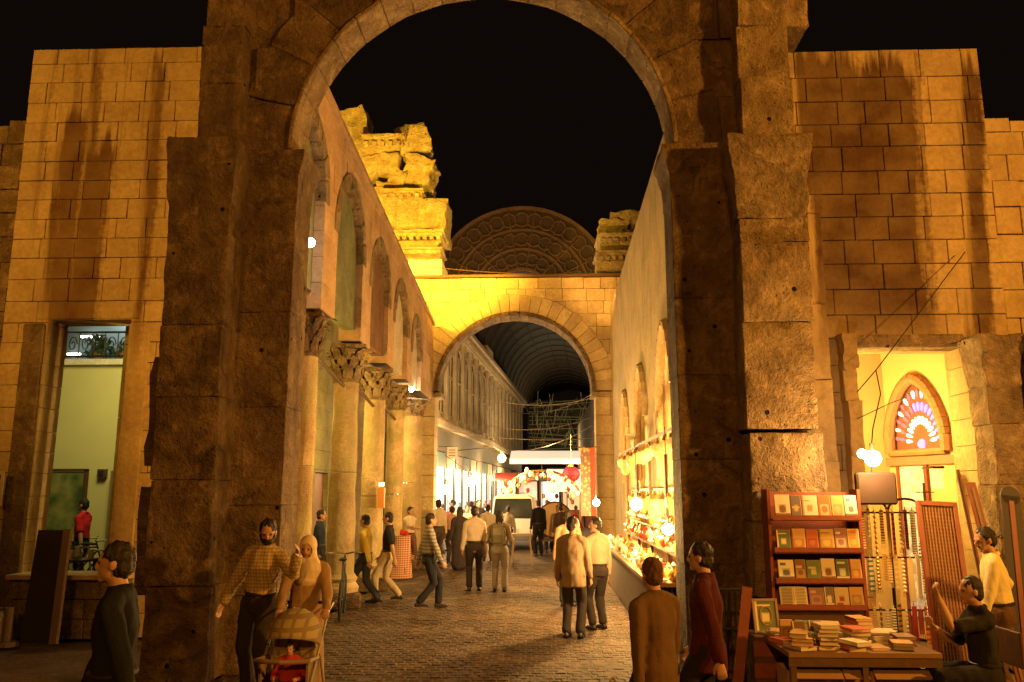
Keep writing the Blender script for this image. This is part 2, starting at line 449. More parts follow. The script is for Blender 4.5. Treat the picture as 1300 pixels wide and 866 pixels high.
def blockmesh(w, d, h, kind, m, ch=0.007):
    """a shared chamfered block of unit jitter for its size"""
    key = (round(w, 1), round(d, 1), round(h, 1), kind, m.name)
    if key in BLK: return BLK[key], key
    w_, d_, h_ = max(key[0], .1), max(key[1], .1), max(key[2], .1)
    bm = bmesh.new()
    rng = random.Random(hash(key[:4]) & 65535)
    box(bm, (0, 0, 0), (w_, d_, h_))
    bmesh.ops.bevel(bm, geom=bm.edges[:], offset=ch, segments=1, affect='EDGES')
    for v in bm.verts: v.co += Vector((rng.uniform(-1, 1), rng.uniform(-1, 1), rng.uniform(-1, 1))) * ch * .35
    me = bpy.data.meshes.new('stone_block'); bm.to_mesh(me); bm.free(); me.materials.append(m)
    BLK[key] = me
    return me, key
RUG = {}
def rugged(parent, name, c, s, m, amp=.04, cuts=9, rot=None, seed=None, label=None, am_edge=True):
    """a big worn block with broken, eroded faces"""
    seed = random.randint(0, 999) if seed is None else seed
    bm = bmesh.new()
    box(bm, (0, 0, 0), s)
    bmesh.ops.bevel(bm, geom=bm.edges[:], offset=min(s) * .012, segments=1, affect='EDGES')
    bmesh.ops.subdivide_edges(bm, edges=bm.edges[:], cuts=cuts, use_grid_fill=True)
    for v in bm.verts:
        p = v.co * 1.6 + Vector((seed, seed * .3, 0))
        q = v.co * 5 + Vector((seed, 0, seed * .7))
        fz = .22 if (abs(v.co.x) > s[0] * .42 or abs(v.co.z) > s[2] * .42) and am_edge else 1
        d_ = Vector(noise.noise_vector(p)) * amp * .8 + Vector(noise.noise_vector(q)) * amp * .6 + Vector(noise.noise_vector(q * 2.7)) * amp * .35
        v.co += Vector((d_.x * fz, d_.y, d_.z * fz)) if am_edge else d_ * 1.4
    o = link(name, bm, m, parent, Vector(c))
    if rot is not None: o.rotation_euler = rot
    smooth(o, 38)
    if label: o['label'] = label
    return o
def course_wall(parent, fr, u0, u1, v0, v1, ch, bw, thick, m, openings=(), gap=.012, proud=.012, seed=1, topfn=None, name='stone_block', core=True, seen=None):
    rng = random.Random(seed)
    if core:
        polys = [[(u0 + .03, v0), (u1 - .03, v0), (u1 - .03, v1 - .03), (u0 + .03, v1 - .03)]]
        if topfn:
            polys = []
            k = 24
            for i in range(k):
                a, b = u0 + .03 + (u1 - u0 - .06) * i / k, u0 + .03 + (u1 - u0 - .06) * (i + 1) / k
                polys.append([(a, v0), (b, v0), (b, topfn(b) - .03), (a, topfn(a) - .03)])
        for o in openings:
            cx = sum(p[0] for p in o) / len(o); cz = sum(p[1] for p in o) / len(o)
            polys = subtract(polys, [(cx + (p[0] - cx) * 1.04 + math.copysign(.02, p[0] - cx), cz + (p[1] - cz) * 1.02 + math.copysign(.02, p[1] - cz)) for p in o])
        bm = bmesh.new()
        for p in polys: extrude(bm, fr, p, -.035, -thick + .035)
        bmesh.ops.recalc_face_normals(bm, faces=bm.faces[:])
        link('mortar_core', bm, M['mortar'], parent)
    v = v0; row = 0
    rot = fr.rot().to_euler()
    while v < v1 - .02:
        h = min(ch * rng.uniform(.93, 1.07), v1 - v)
        if v1 - v - h < ch * .4: h = v1 - v
        u = u0 - (rng.random() * bw[0] * .6 if row % 2 else 0)
        while u < u1 - .01:
            w = rng.uniform(*bw)
            if u + w > u1 - bw[0] * .35: w = u1 - u
            a = max(u, u0)
            top = v + h
            if topfn:
                tt = topfn((a + u + w) / 2)
                if v > tt - .08: u += w; continue
                top = min(top, tt)
            wd = u + w - a
            if wd > .05 and (seen is None or seen(a, u + w, v, top)):
                rect = [(a + gap / 2, v + gap / 2), (u + w - gap / 2, v + gap / 2), (u + w - gap / 2, top - gap / 2), (a + gap / 2, top - gap / 2)]
                polys = [rect]
                for o in openings: polys = subtract(polys, o)
                pr = rng.uniform(-proud, proud)
                if len(polys) == 1 and polys[0] is rect:
                    W_, H_ = wd - gap, top - v - gap
                    me, key = blockmesh(W_, thick, H_, 0, m)
                    o = link(name, me, None, parent, fr.p(a + wd / 2, (v + top) / 2, -thick / 2 + pr))
                    o.rotation_euler = rot
                    o.scale = (W_ / max(key[0], .1), thick / max(key[1], .1), H_ / max(key[2], .1))
                else:
                    polys = [p for p in polys if p and area(p) > 1e-3]
                    if polys:
                        bm = bmesh.new()
                        for p in polys: extrude(bm, fr, p, pr, -thick)
                        bmesh.ops.recalc_face_normals(bm, faces=bm.faces[:])
                        link(name, bm, m, parent)
            u += w
        v += h; row += 1
def voussoirs(parent, fr, cx, cz, ri, ro, t0, t1, n, m, a0=0, a1=PI, gap=.01, proud=.012, seed=3, jr=0, name='voussoir', rise=1.0, amp=0):
    rng = random.Random(seed)
    for i in range(n):
        b0 = a0 + (a1 - a0) * i / n + gap / ro / 2; b1 = a0 + (a1 - a0) * (i + 1) / n - gap / ro / 2
        bm = bmesh.new()
        rr = ro + rng.uniform(-jr, jr); pr = rng.uniform(-proud, proud)
        k = 3
        inner = [(cx + ri * math.cos(b0 + (b1 - b0) * j / k), cz + rise * ri * math.sin(b0 + (b1 - b0) * j / k)) for j in range(k + 1)]
        outer = [(cx + rr * math.cos(b1 - (b1 - b0) * j / k), cz + rise * rr * math.sin(b1 - (b1 - b0) * j / k)) for j in range(k + 1)]
        extrude(bm, fr, inner + outer, t0 + pr, t1)
        bmesh.ops.recalc_face_normals(bm, faces=bm.faces[:])
        bmesh.ops.bevel(bm, geom=[e for e in bm.edges if e.calc_face_angle(0) > .6], offset=.012, segments=1, affect='EDGES')
        if amp:
            bmesh.ops.subdivide_edges(bm, edges=[e for e in bm.edges if e.calc_length() > .2], cuts=2, use_grid_fill=True)
            for v in bm.verts: v.co += Vector(noise.noise_vector(v.co * 3.1 + Vector((0, seed, 0)))) * amp
        link(name, bm, m, parent)

# ================================================================ GROUND
bm = bmesh.new()
g = [bm.verts.new(p) for p in ((-600, -200, -.045), (600, -200, -.045), (600, 900, -.045), (-600, 900, -.045))]
bm.faces.new(g)
tag(link('ground', bm, M['ground']), 'dusty dark ground running out under the whole quarter', kind='structure')
bm = bmesh.new()
box(bm, (-.8, 53, -.02), (7.2, 56, .03))
tag(link('street', bm, M['sett']), 'paved market street running through the far arch', kind='structure')
paving = tag(bpy.data.objects.new('pavement', None), 'small worn grey brown setts of the market street', kind='structure')
COL.objects.link(paving)
settm = []
for k in range(6):
    bm = bmesh.new(); box(bm, (0, 0, -.03), (.133, .133, .06))
    bmesh.ops.bevel(bm, geom=[e for e in bm.edges if all(v.co.z > -.01 for v in e.verts)], offset=.012, segments=1, affect='EDGES')
    for v in bm.verts: v.co += Vector((random.uniform(-.006, .006), random.uniform(-.006, .006), random.uniform(-.004, .004)))
    me = bpy.data.meshes.new('sett'); bm.to_mesh(me); bm.free(); me.materials.append(M['sett']); settm.append(me)
bm = bmesh.new(); box(bm, (-.65, 17.0, -.028), (6.0, 16.0, .042)); link('joint_sand', bm, M['ground'], paving)
cnt = 0
V, F = [], []
j = 0
y = 9.0
while y < 25.0:
    x = -3.6 + (j % 2) * .07
    while x < 2.3:
        z = random.uniform(-.004, .004) + .012 * noise.noise(Vector((x * .8, y * .8, 0)))
        if y > 9.45 and cnt < 290 and -3.0 < x < 1.5:
            o = bpy.data.objects.new('sett', settm[cnt % 6]); COL.objects.link(o); o.parent = paving
            o.location = (x, y, z); o.rotation_euler = (random.uniform(-.02, .02), random.uniform(-.02, .02), random.uniform(-.05, .05) + PI / 2 * (cnt % 4)); cnt += 1
        else:
            h = .0655; b = len(V); k = .0; ox, oy = random.uniform(-.006, .006), random.uniform(-.006, .006)
            for (dx, dy, dz) in ((-h, -h, -.05), (h, -h, -.05), (h, h, -.05), (-h, h, -.05), (-h, -h, -.008), (h, -h, -.008), (h, h, -.008), (-h, h, -.008), (-h + .01, -h + .01, 0), (h - .01, -h + .01, 0), (h - .01, h - .01, 0), (-h + .01, h - .01, 0)):
                V.append((x + dx + ox, y + dy + oy, z + dz + random.uniform(-.002, .002)))
            for q in range(4):
                r_ = (q + 1) % 4
                F.append((b + q, b + r_, b + 4 + r_, b + 4 + q)); F.append((b + 4 + q, b + 4 + r_, b + 8 + r_, b + 8 + q))
            F.append((b + 8, b + 9, b + 10, b + 11))
        x += .14 + random.uniform(-.004, .004)
    y += .14; j += 1
me = bpy.data.meshes.new('setts'); me.from_pydata(V, [], F); me.materials.append(M['sett'])
o = link('setts', me, None, paving); o['kind'] = 'stuff'

# ================================================================ FACADE WALL LEFT
XL0, XL1 = at(43, 62, 12.2).x, -4.0
fr = Frame((0, 12.2, 0), (1, 0, 0), (0, -1, 0))
doorL = [(-7.62, .88), (-6.36, .88), (-6.30, 4.66), (-7.58, 4.66)]
wl = thing('ashlar_wall', 'tall wall of pale squared blocks with dark drip stains, the one with the doorway on a greenish white yard', 'wall', (0, 0, 0))
course_wall(wl, fr, XL0, XL1, 0, 9.2, .335, (.38, .62), .5, M['ashlar_left'], [doorL], gap=.009, proud=.006, seed=11, seen=lambda a, b, c, d: b > XL0)
wl2 = thing('ashlar_wall', 'lower stepped wall of eroded blocks at the picture\'s left edge under the night sky', 'wall')
course_wall(wl2, Frame((0, 12.25, 0), (1, 0, 0), (0, -1, 0)), -11.2, XL0 - .01, 0, 8.0, .40, (.5, .9), .5, M['gate_light'], [], seed=12, proud=.03, topfn=lambda u: 8.02 - .12 * abs(math.sin(u * 3)))
# lintel and jamb slabs of the doorway
bm = bmesh.new(); box(bm, (-6.97, 12.43, 4.80), (1.6, .5, .26)); bmesh.ops.bevel(bm, geom=bm.edges[:], offset=.01, affect='EDGES')
link('lintel', bm, M['ashlar_left'], wl)
bm = bmesh.new(); box(bm, (-7.80, 12.33, 2.3), (.34, .34, 4.60)); bmesh.ops.bevel(bm, geom=bm.edges[:], offset=.02, affect='EDGES'); link('jamb', bm, M['gate_light'], wl)
bm = bmesh.new(); box(bm, (-6.16, 12.36, 2.3), (.34, .34, 4.60)); bmesh.ops.bevel(bm, geom=bm.edges[:], offset=.02, affect='EDGES'); link('jamb', bm, M['ashlar_left'], wl)
# paper notice on the wall at the edge of the picture
nt_ = thing('paper_notice', 'small pale paper notice with dark figures pasted on the far left wall', 'notice', (at(2, 620, 12.1).x, 12.0, Z(620, 12.1)))
bm = bmesh.new(); box(bm, (0, 0, 0), (.17, .01, .5)); link('sheet', bm, M['paper'], nt_)
bm = bmesh.new()
for k, zz in enumerate((.13, -.04)):
    for (x0, z0, x1, z1) in ((-.04, .06, .03, .06), (.03, .06, .03, .0), (.03, 0, -.03, 0), (-.03, 0, -.03, -.06), (-.03, -.06, .04, -.06)):
        cyl(bm, (x0, -.008, zz + z0), (x1, -.008, zz + z1), .008, seg=5)
o = link('print', bm, M['wood_dark_board'], nt_); o['kind'] = 'stuff'

# ---- yard seen through the left doorway
yd = thing('yard_building', 'pale greenish white wall behind the left doorway, lit flat by tube lights', 'building')
bm = bmesh.new(); box(bm, (-9.6, 17.2, 2.4), (6, .3, 4.6)); link('wall', bm, M['room_plaster'], yd)
bm = bmesh.new(); box(bm, (-9.6, 17.15, 4.76), (6.1, .5, .12)); link('ledge', bm, M['white_stone'], yd)
bm = bmesh.new(); box(bm, (-9.6, 18.4, 5.6), (6, .2, 2.6)); link('upper_wall', bm, mat('blue_grey_plaster', (.18, .22, .22), .8, .5, 1.2), yd)
bm = bmesh.new(); box(bm, (-9.0, 15, .12), (6, 5, .24)); tag(link('path', bm, M['ground']), 'raised floor of the yard behind the doorway', kind='structure')
# railing with curled ironwork
rl = thing('iron_railing', 'black wrought iron railing with scrolls on top of the greenish white wall', 'railing', (0, 17.05, 0))
bm = bmesh.new(); box(bm, (-9.7, 0, 5.42), (3.6, .04, .04)); box(bm, (-9.7, 0, 4.9), (3.6, .04, .04)); link('rail', bm, M['iron'], rl)
for k in range(12):
    bm = bmesh.new(); xx = -11.3 + k * .28
    cyl(bm, (xx, 0, 4.83), (xx, 0, 5.44), .012, seg=6)
    pts = [(xx + .14 + .1 * math.cos(t) * (1 - t / 12), 0, 5.16 + .18 * math.sin(t) * (1 - t / 12)) for t in [q * .6 for q in range(16)]]
    tube(bm, pts, [.012] * 16, side=(0, 1, 0), seg=5, caps=False)
    link('baluster', bm, M['iron'], rl)
def leafy(name, label, loc, n, r, m, cat='plant', pot=True, group=None):
    t = thing(name, label, cat, loc, 0, group)
    bm = bmesh.new()
    for k in range(n):
        d = Vector((random.gauss(0, 1), random.gauss(0, 1), random.gauss(0, 1))).normalized() * r * random.random() ** .5
        c = Vector((0, 0, r * 1.1)) + d; s = random.uniform(.05, .09)
        u = Vector((random.gauss(0, 1), random.gauss(0, 1), random.gauss(0, 1))).normalized(); v = u.orthogonal().normalized()
        q = [bm.verts.new(c + a) for a in (u * s, v * s * .5, -u * s, -v * s * .5)]
        bm.faces.new(q)
    o = link('foliage', bm, m, t); o['kind'] = 'stuff'
    if pot:
        bm = bmesh.new(); lathe(bm, [(.09, -.02), (.12, .2), (.135, .22)], seg=12); link('pot', bm, M['cardboard'], t)
    return t
M['leaf'] = mat('plant_leaf', (0.05, 0.09, 0.035), .6, rnd=.2)
leafy('potted_plant', 'bushy potted plant behind the iron railing above the yard wall', (X(120, 17.3, 440), 17.5, 4.85), 160, .3, M['leaf'])
leafy('potted_plant', 'thin potted plant at the railing corner above the yard wall', (X(150, 17.3, 440), 17.5, 4.85), 90, .22, M['leaf'])
for (px, py, w, h, nm) in ((118, 428, .5, .2, 0), (95, 450, .3, .15, 1)):
    p = at(px, py, 18.25)
    t = thing('tube_light', ['white tube light glowing high behind the iron railing', 'short white tube light low behind the railing\'s left end'][nm], 'lamp', (p.x, 18.25, p.z), 0, 'tube lights above the yard')
    bm = bmesh.new(); box(bm, (0, 0, 0), (w, .05, .05)); link('housing', bm, M['white_paint'], t)
    bm = bmesh.new(); cyl(bm, (-w / 2, -.05, 0), (w / 2, -.05, 0), .02, seg=8); link('tube', bm, M['tube'], t)
lamp('yard_tube_lamp', 'AREA', (-7.6, 14.2, 5.5), 120, (1.0, .84, .30), 1.6, (-9.2, 17, 2.4))
lamp('balcony_tube_lamp', 'POINT', (-9.5, 17.9, 5.9), 22, (.8, 1.0, 1.0), .2)
# mural board and doors in the yard
p = at(84, 634, 16.95)
bd = thing('painted_board', 'mottled green and brown painted board against the yard wall', 'board', (p.x, 16.9, 0))
m, t, b = nodes('mottled_green_paint')
nz = N(t, 'ShaderNodeTexNoise', i_Scale=2.2, i_Detail=8.0); tc = N(t, 'ShaderNodeTexCoord'); t.links.new(tc.outputs['Object'], nz.inputs['Vector'])
rp = N(t, 'ShaderNodeValToRGB'); t.links.new(nz.outputs[0], rp.inputs[0]); t.links.new(rp.outputs[0], b.inputs['Base Color'])
rp.color_ramp.elements[0].color = (.05, .10, .03, 1); rp.color_ramp.elements[0].position = .38; rp.color_ramp.elements[1].color = (.32, .30, .10, 1); rp.color_ramp.elements[1].position = .62
bm = bmesh.new(); box(bm, (0, 0, 1.37), (.78, .06, 2.2)); link('panel', bm, m, bd)
bm = bmesh.new()
for s in (-1, 1): box(bm, (s * .41, -.01, 1.38), (.05, .1, 2.24))
box(bm, (0, -.01, 2.5), (.87, .1, .05)); link('frame', bm, M['wood'], bd)
p = at(129, 601, 16.95)
t_ = thing('meter_box', 'small dark square box on the yard wall', 'box', (p.x, 16.98, p.z))
bm = bmesh.new(); box(bm, (0, 0, 0), (.17, .1, .17)); link('case', bm, M['wood'], t_)
bm = bmesh.new(); box(bm, (0, -.06, 0), (.09, .02, .09)); link('window', bm, M['dark_glass'], t_)
p = at(153, 640, 16.9)
t_ = thing('wooden_door', 'narrow half open wooden door by the doorway\'s right jamb', 'door', (p.x, 16.9, .24))
bm = bmesh.new(); box(bm, (0, 0, 1.1), (.34, .07, 2.2)); link('leaf', bm, M['wood'], t_)
bm = bmesh.new(); box(bm, (-.2, 0, 1.12), (.06, .12, 2.25)); link('frame', bm, M['wood_pale'], t_)
# low counter wall across the doorway
ct = thing('low_wall', 'low stone parapet closing the foot of the left doorway', 'wall', (0, 0, 0))
course_wall(ct, Frame((0, 12.02, 0), (1, 0, 0), (0, -1, 0)), -7.66, -5.95, 0, .82, .27, (.35, .6), .5, M['gate_light'], seed=5)
bm = bmesh.new(); box(bm, (-6.8, 12.2, .86), (1.72, .62, .07)); bmesh.ops.bevel(bm, geom=bm.edges[:], offset=.01, affect='EDGES'); link('coping', bm, M['ashlar_left'], ct)
# boards leaning left of the doorway
t_ = thing('leaning_board', 'tall dark board leaning beside the left doorway', 'board', (X(55, 11.7, 800), 11.45, 0), 0)
bm = bmesh.new(); box(bm, (0, .16, .78), (.40, .04, 1.50), Matrix.Rotation(R(-7), 3, 'X')); link('panel', bm, M['wood_dark_board'], t_)
bm = bmesh.new(); box(bm, (.24, .16, .78), (.10, .07, 1.52), Matrix.Rotation(R(-7), 3, 'X') @ Matrix.Rotation(R(-2), 3, 'Y')); link('edge_plank', bm, M['wood_pale'], t_)
for (px, c, l) in ((3, M['white_paint'], 'white plastic canister on the ground at the left edge'), (16, M['wood_pale'], 'short wooden post on the ground beside the white canister')):
    t_ = thing('canister' if c is M['white_paint'] else 'wooden_post', l, 'canister' if c is M['white_paint'] else 'post', (X(px, 11.6, 790), 11.5, 0))
    bm = bmesh.new(); lathe(bm, [(.09, 0), (.10, .05), (.10, .36), (.06, .42), (.04, .46)] if c is M['white_paint'] else [(.07, 0), (.06, .5)], seg=14); link('body', bm, c, t_)
    bm = bmesh.new(); lathe(bm, [(.045, .455), (.045, .5)] if c is M['white_paint'] else [(.16, 0), (.14, .06)], seg=12); link('cap' if c is M['white_paint'] else 'foot', bm, M['wood_pale'], t_)

# ================================================================ FACADE WALL RIGHT
fr = Frame((0, 10.8, 0), (1, 0, 0), (0, -1, 0))
XR1 = 6.06
doorR = [(4.07, -.1), (5.5, -.1), (5.5, 3.92), (4.07, 3.92)]
wr = thing('ashlar_wall', 'tall wall of pale blocks with broad dark run-off stains above the bookseller', 'wall')
course_wall(wr, fr, 2.6, XR1, 0, 8.12, .335, (.36, .60), .6, M['ashlar_right'], [doorR], gap=.009, proud=.006, seed=21)
wr2 = thing('ashlar_wall', 'lower rough block wall at the picture\'s right edge under the night sky', 'wall')
course_wall(wr2, Frame((0, 10.85, 0), (1, 0, 0), (0, -1, 0)), XR1 + .01, 9.6, 0, 7.15, .36, (.36, .6), .55, M['ashlar_right'], seed=22, proud=.035, topfn=lambda u: 7.12 - .05 * abs(math.sin(u * 5)))
bm = bmesh.new(); box(bm, (4.76, 10.98, 4.0), (1.46, .4, .18)); bmesh.ops.bevel(bm, geom=bm.edges[:], offset=.03, affect='EDGES'); link('lintel', bm, M['gate_light'], wr)
def pilaster(parent, cx, Yf, w, z0, z1, zc, m, flare=.14, depth=.5, bh=.75, seed=0, lean=0):
    rng = random.Random(seed); z = z0; k = 0
    while z < zc - .05:
        h = min(bh * rng.uniform(.8, 1.25), zc - z)
        if zc - z - h < .25: h = zc - z
        rugged(parent, 'stone_block', (cx + rng.uniform(-.015, .015) + lean * z, Yf + depth / 2 + rng.uniform(-.02, .02), z + h / 2), (w * rng.uniform(.985, 1.015), depth, h - .004), m, amp=.05, seed=rng.randint(0, 999))
        z += h
    if z1 > zc:   # flared capital block
        bm = bmesh.new()
        prof = [(zc, 0), (zc + (z1 - zc) * .3, flare * .15), (zc + (z1 - zc) * .6, flare * .45), (zc + (z1 - zc) * .85, flare * .9), (z1 - .02, flare), (z1, flare * .8)]
        rings = []
        for zz, f in prof:
            x0, x1, y0, y1 = cx + lean * z - w / 2 - f, cx + lean * z + w / 2 + f, Yf - f, Yf + depth
            rings.append([bm.verts.new(p) for p in ((x0, y0, zz), (x1, y0, zz), (x1, y1, zz), (x0, y1, zz))])
        for a, b in zip(rings, rings[1:]):
            for q in range(4): bm.faces.new((a[q], a[(q + 1) % 4], b[(q + 1) % 4], b[q]))
        bm.faces.new(rings[-1]); bm.faces.new(rings[0][::-1])
        bmesh.ops.subdivide_edges(bm, edges=bm.edges[:], cuts=5, use_grid_fill=True)
        for v in bm.verts: v.co += Vector(noise.noise_vector(v.co * 4)) * .035 + Vector(noise.noise_vector(v.co * 11)) * .015
        o = link('capital', bm, m, parent); smooth(o, 40)
# pilasters of the right doorway, each its own pier
pr = thing('door_pier', 'worn stone pier with a flared head on the right jamb of the bookseller\'s doorway', 'pier')
pilaster(pr, 5.68, 10.35, .42, 0, 3.98, 3.35, M['gate_light'], flare=.1, depth=.45, seed=31)
pr = thing('door_pier', 'worn stone pier at the right edge of the picture behind the leaning boards', 'pier')
pilaster(pr, 6.3, 10.25, .5, 0, 3.98, 3.3, M['gate_light'], flare=.1, depth=.55, seed=32)
pr = thing('door_pier', 'narrow stone pier on the left jamb of the bookseller\'s doorway', 'pier')
pilaster(pr, 3.94, 10.6, .17, 0, 4.06, 3.6, M['ashlar_right'], flare=.03, depth=.25, seed=33)
pr = thing('buttress', 'smooth tall stained buttress between the gate and the bookseller\'s doorway', 'buttress')
pilaster(pr, 3.42, 10.35, .36, 0, 5.82, 5.6, M['ashlar_right'], flare=.03, depth=.45, bh=1.2, seed=34)

# ---- room behind the right doorway with the stained glass fanlight
rm = thing('shop_room', 'bright cream room behind the bookseller\'s doorway', 'building')
bm = bmesh.new(); box(bm, (4.2, 13.4, 2.5), (3.2, .2, 5)); box(bm, (3.75, 12.4, 2.5), (.1, 2, 5)); link('wall', bm, M['niche_plaster'], rm)
bm = bmesh.new(); box(bm, (4.9, 12.5, 4.55), (3.4, 2.1, .1)); link('ceiling', bm, M['niche_plaster'], rm)
A_, B_ = Vector((X(1128, 12.9, 575), 12.9, 0)), Vector((X(1232, 11.45, 560), 11.45, 0))
Uw = (B_ - A_).normalized(); Nw = Vector((Uw.y, -Uw.x, 0))
wlen = (B_ - A_).length
fw = Frame(A_, Uw, Nw)
hole = archpoly(.62, .54, 2.62, 2.85, .85, n=12, pointed=True)
bm = bmesh.new()
for p in subtract([[(0, 0), (wlen, 0), (wlen, 4.5), (0, 4.5)]], hole): extrude(bm, fw, p, 0, -.2)
bmesh.ops.recalc_face_normals(bm, faces=bm.faces[:])
# door opening under the fanlight
link('partition', bm, M['niche_plaster'], rm)
ap = archpoly(0, .54, 0, .23, .85, n=16, pointed=True)
def at_w(u, v, t=0): return fw.p(.62 + u, 2.62 + v, t)
sg = thing('stained_glass_fanlight', 'pointed arched fanlight with rings of white and violet glass petals', 'window')
bm = bmesh.new()
ring = [q for q in ap]
for k in range(1, len(ring)):
    a, b = ring[k], ring[(k + 1) % len(ring)]
    cyl(bm, at_w(*a, .04), at_w(*b, .04), .085, seg=8)
cyl(bm, at_w(*ring[0], .04), at_w(*ring[1], .04), .055, seg=8)
link('stone_frame', bm, mat('fanlight_stone_frame', (.34, .17, .08), .8, .3, 12, .3), sg)
bm = bmesh.new(); extrude(bm, fw, [(.62 + p[0], 2.62 + p[1]) for p in ap], -.06, -.1); bmesh.ops.recalc_face_normals(bm, faces=bm.faces[:])
link('fretwork_panel', bm, mat('fanlight_fretwork', (.22, .09, .05), .7, .2, 20), sg)
vio = emis('lit_violet_glass', (.28, .20, .9), 1.0); whi = emis('lit_white_glass', (.85, .85, .75), 1.3); ros = emis('lit_rose_glass', (.40, .14, .30), .35); blu = emis('lit_blue_glass', (.25, .40, 1.0), 1.5)
def petal(c, ang, L_, w, m):
    bm = bmesh.new()
    pts = []
    for k in range(10):
        a = 2 * PI * k / 10
        u = math.cos(a) * L_ / 2; v = math.sin(a) * w / 2 * (1 + .35 * math.cos(a))
        pts.append((.62 + c[0] + u * math.cos(ang) - v * math.sin(ang), 2.62 + c[1] + u * math.sin(ang) + v * math.cos(ang)))
    extrude(bm, fw, pts, -.04, -.07); bmesh.ops.recalc_face_normals(bm, faces=bm.faces[:])
    link('glass_petal', bm, m, sg)
for k in range(13):
    a = PI * (k + .5) / 13
    petal((.23 * math.cos(a), .13 + .34 * math.sin(a)), a, .12, .05, whi)
for k in range(15):
    a = PI * (k + .5) / 15
    petal((.35 * math.cos(a), .15 + .52 * math.sin(a)), a, .14, .055, vio if k < 9 else ros)
for k in range(17):
    a = PI * (k + .5) / 17
    petal((.45 * math.cos(a), .16 + .70 * math.sin(a)), a, .13, .05, blu if k < 6 else (whi if k % 2 else ros))
petal((0, .12), 0, .15, .15, vio)
# beam below it and the inner doorway
bm = bmesh.new(); extrude(bm, fw, [(.0, 2.44), (wlen, 2.44), (wlen, 2.56), (.0, 2.56)], .06, -.02); bmesh.ops.recalc_face_normals(bm, faces=bm.faces[:]); link('transom', bm, M['wood_pale'], rm)
dr = thing('inner_door', 'pale patterned glazed door under the stained glass fanlight', 'door')
m, t, b = nodes('patterned_door_glass')
vo = N(t, 'ShaderNodeTexVoronoi', i_Scale=9.0); tc = N(t, 'ShaderNodeTexCoord'); t.links.new(tc.outputs['Object'], vo.inputs['Vector'])
rp = N(t, 'ShaderNodeValToRGB'); t.links.new(vo.outputs['Color'], rp.inputs[0]); rp.color_ramp.elements[0].color = (.25, .26, .22, 1); rp.color_ramp.elements[1].color = (.8, .78, .62, 1)
t.links.new(rp.outputs[0], b.inputs['Base Color']); t.links.new(rp.outputs[0], b.inputs['Emission Color']); b.inputs['Emission Strength'].default_value = .3
bm = bmesh.new(); extrude(bm, fw, [(.22, .3), (.72, .3), (.72, 2.42), (.22, 2.42)], .03, .0); bmesh.ops.recalc_face_normals(bm, faces=bm.faces[:]); link('glass_panel', bm, m, dr)
bm = bmesh.new()
for (a, b) in ((.18, .23), (.71, .77)): extrude(bm, fw, [(a, .0), (b, .0), (b, 2.43), (a, 2.43)], .05, -.0)
bmesh.ops.recalc_face_normals(bm, faces=bm.faces[:]); link('frame', bm, M['wood_red'], dr)
t_ = thing('wall_lamp', 'small square yellow lantern glowing right of the inner door', 'lamp', at(1190, 608, 11.3))
bm = bmesh.new(); box(bm, (0, 0, 0), (.12, .1, .26)); link('shade', bm, emis('lit_lantern_shade', (1, .6, .18), 1.6), t_)
bm = bmesh.new(); box(bm, (0, 0, .15), (.15, .13, .03)); box(bm, (0, .2, .15), (.03, .4, .02)); link('bracket', bm, M['iron'], t_)
lamp('room_lamp', 'POINT', (4.30, 11.7, 2.9), 260, (1.0, .62, .16), .12)  # unseen light added inside the room, for the bookstall bulb's glow

# ================================================================ MONUMENTAL ARCH
ga = thing('monumental_arch', 'huge dark weathered stone gateway arch that frames the street', 'arch')
fg = Frame((0, 9.8, 0), (1, 0, 0), (0, -1, 0))
CX, CZ, RI = -.76, 6.34, 2.44
voussoirs(ga, fg, CX, CZ, RI, RI + .68, .0, -.62, 13, M['gate'], seed=4, amp=.02, proud=.02, gap=.006)
# inner edge ring in paler stone: the lit intrados put into its colour
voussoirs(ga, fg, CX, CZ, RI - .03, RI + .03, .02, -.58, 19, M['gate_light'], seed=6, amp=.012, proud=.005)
hole = [(CX + (RI + .6) * math.cos(PI * k / 18), CZ + (RI + .6) * math.sin(PI * k / 18)) for k in range(19)]
hole = [(CX - RI - .6, 6.2), (CX + RI + .6, 6.2)] + hole
hole = hole[:2] + [h for h in hole[2:] if h[1] > CZ + 1e-4]
course_wall(ga, fg, -4.25, 3.05, 6.22, 10.2, .75, (.8, 1.3), .62, M['gate'], [hole], gap=.02, proud=.03, seed=44)
# inner piers
def pier(x0, x1, seed, m):
    rng = random.Random(seed); z = 0
    while z < 5.65:
        h = min(rng.uniform(.75, 1.25), 5.65 - z)
        if 5.65 - z - h < .3: h = 5.65 - z
        rugged(ga, 'stone_block', ((x0 + x1) / 2, 10.12, z + h / 2), (x1 - x0, .64, h - .004), m, amp=.022, seed=rng.randint(0, 999))
        z += h
    bm = bmesh.new()
    prof = [(5.64, 0), (5.95, .02), (6.15, .07), (6.22, .10), (6.3, .10)]
    rings = [[bm.verts.new(p) for p in ((x0 - f, 9.8 - f, z), (x1 + f, 9.8 - f, z), (x1 + f, 10.44 + f, z), (x0 - f, 10.44 + f, z))] for z, f in prof]
    for a, b in zip(rings, rings[1:]):
        for q in range(4): bm.faces.new((a[q], a[(q + 1) % 4], b[(q + 1) % 4], b[q]))
    bm.faces.new(rings[-1]); bm.faces.new(rings[0][::-1])
    bmesh.ops.subdivide_edges(bm, edges=bm.edges[:], cuts=3, use_grid_fill=True)
    for v in bm.verts: v.co += Vector(noise.noise_vector(v.co * 4)) * .02
    smooth(link('capital', bm, m, ga), 40)
pier(-3.92, -3.08, 51, M['gate'])
pier(1.60, 2.42, 52, M['gate'])
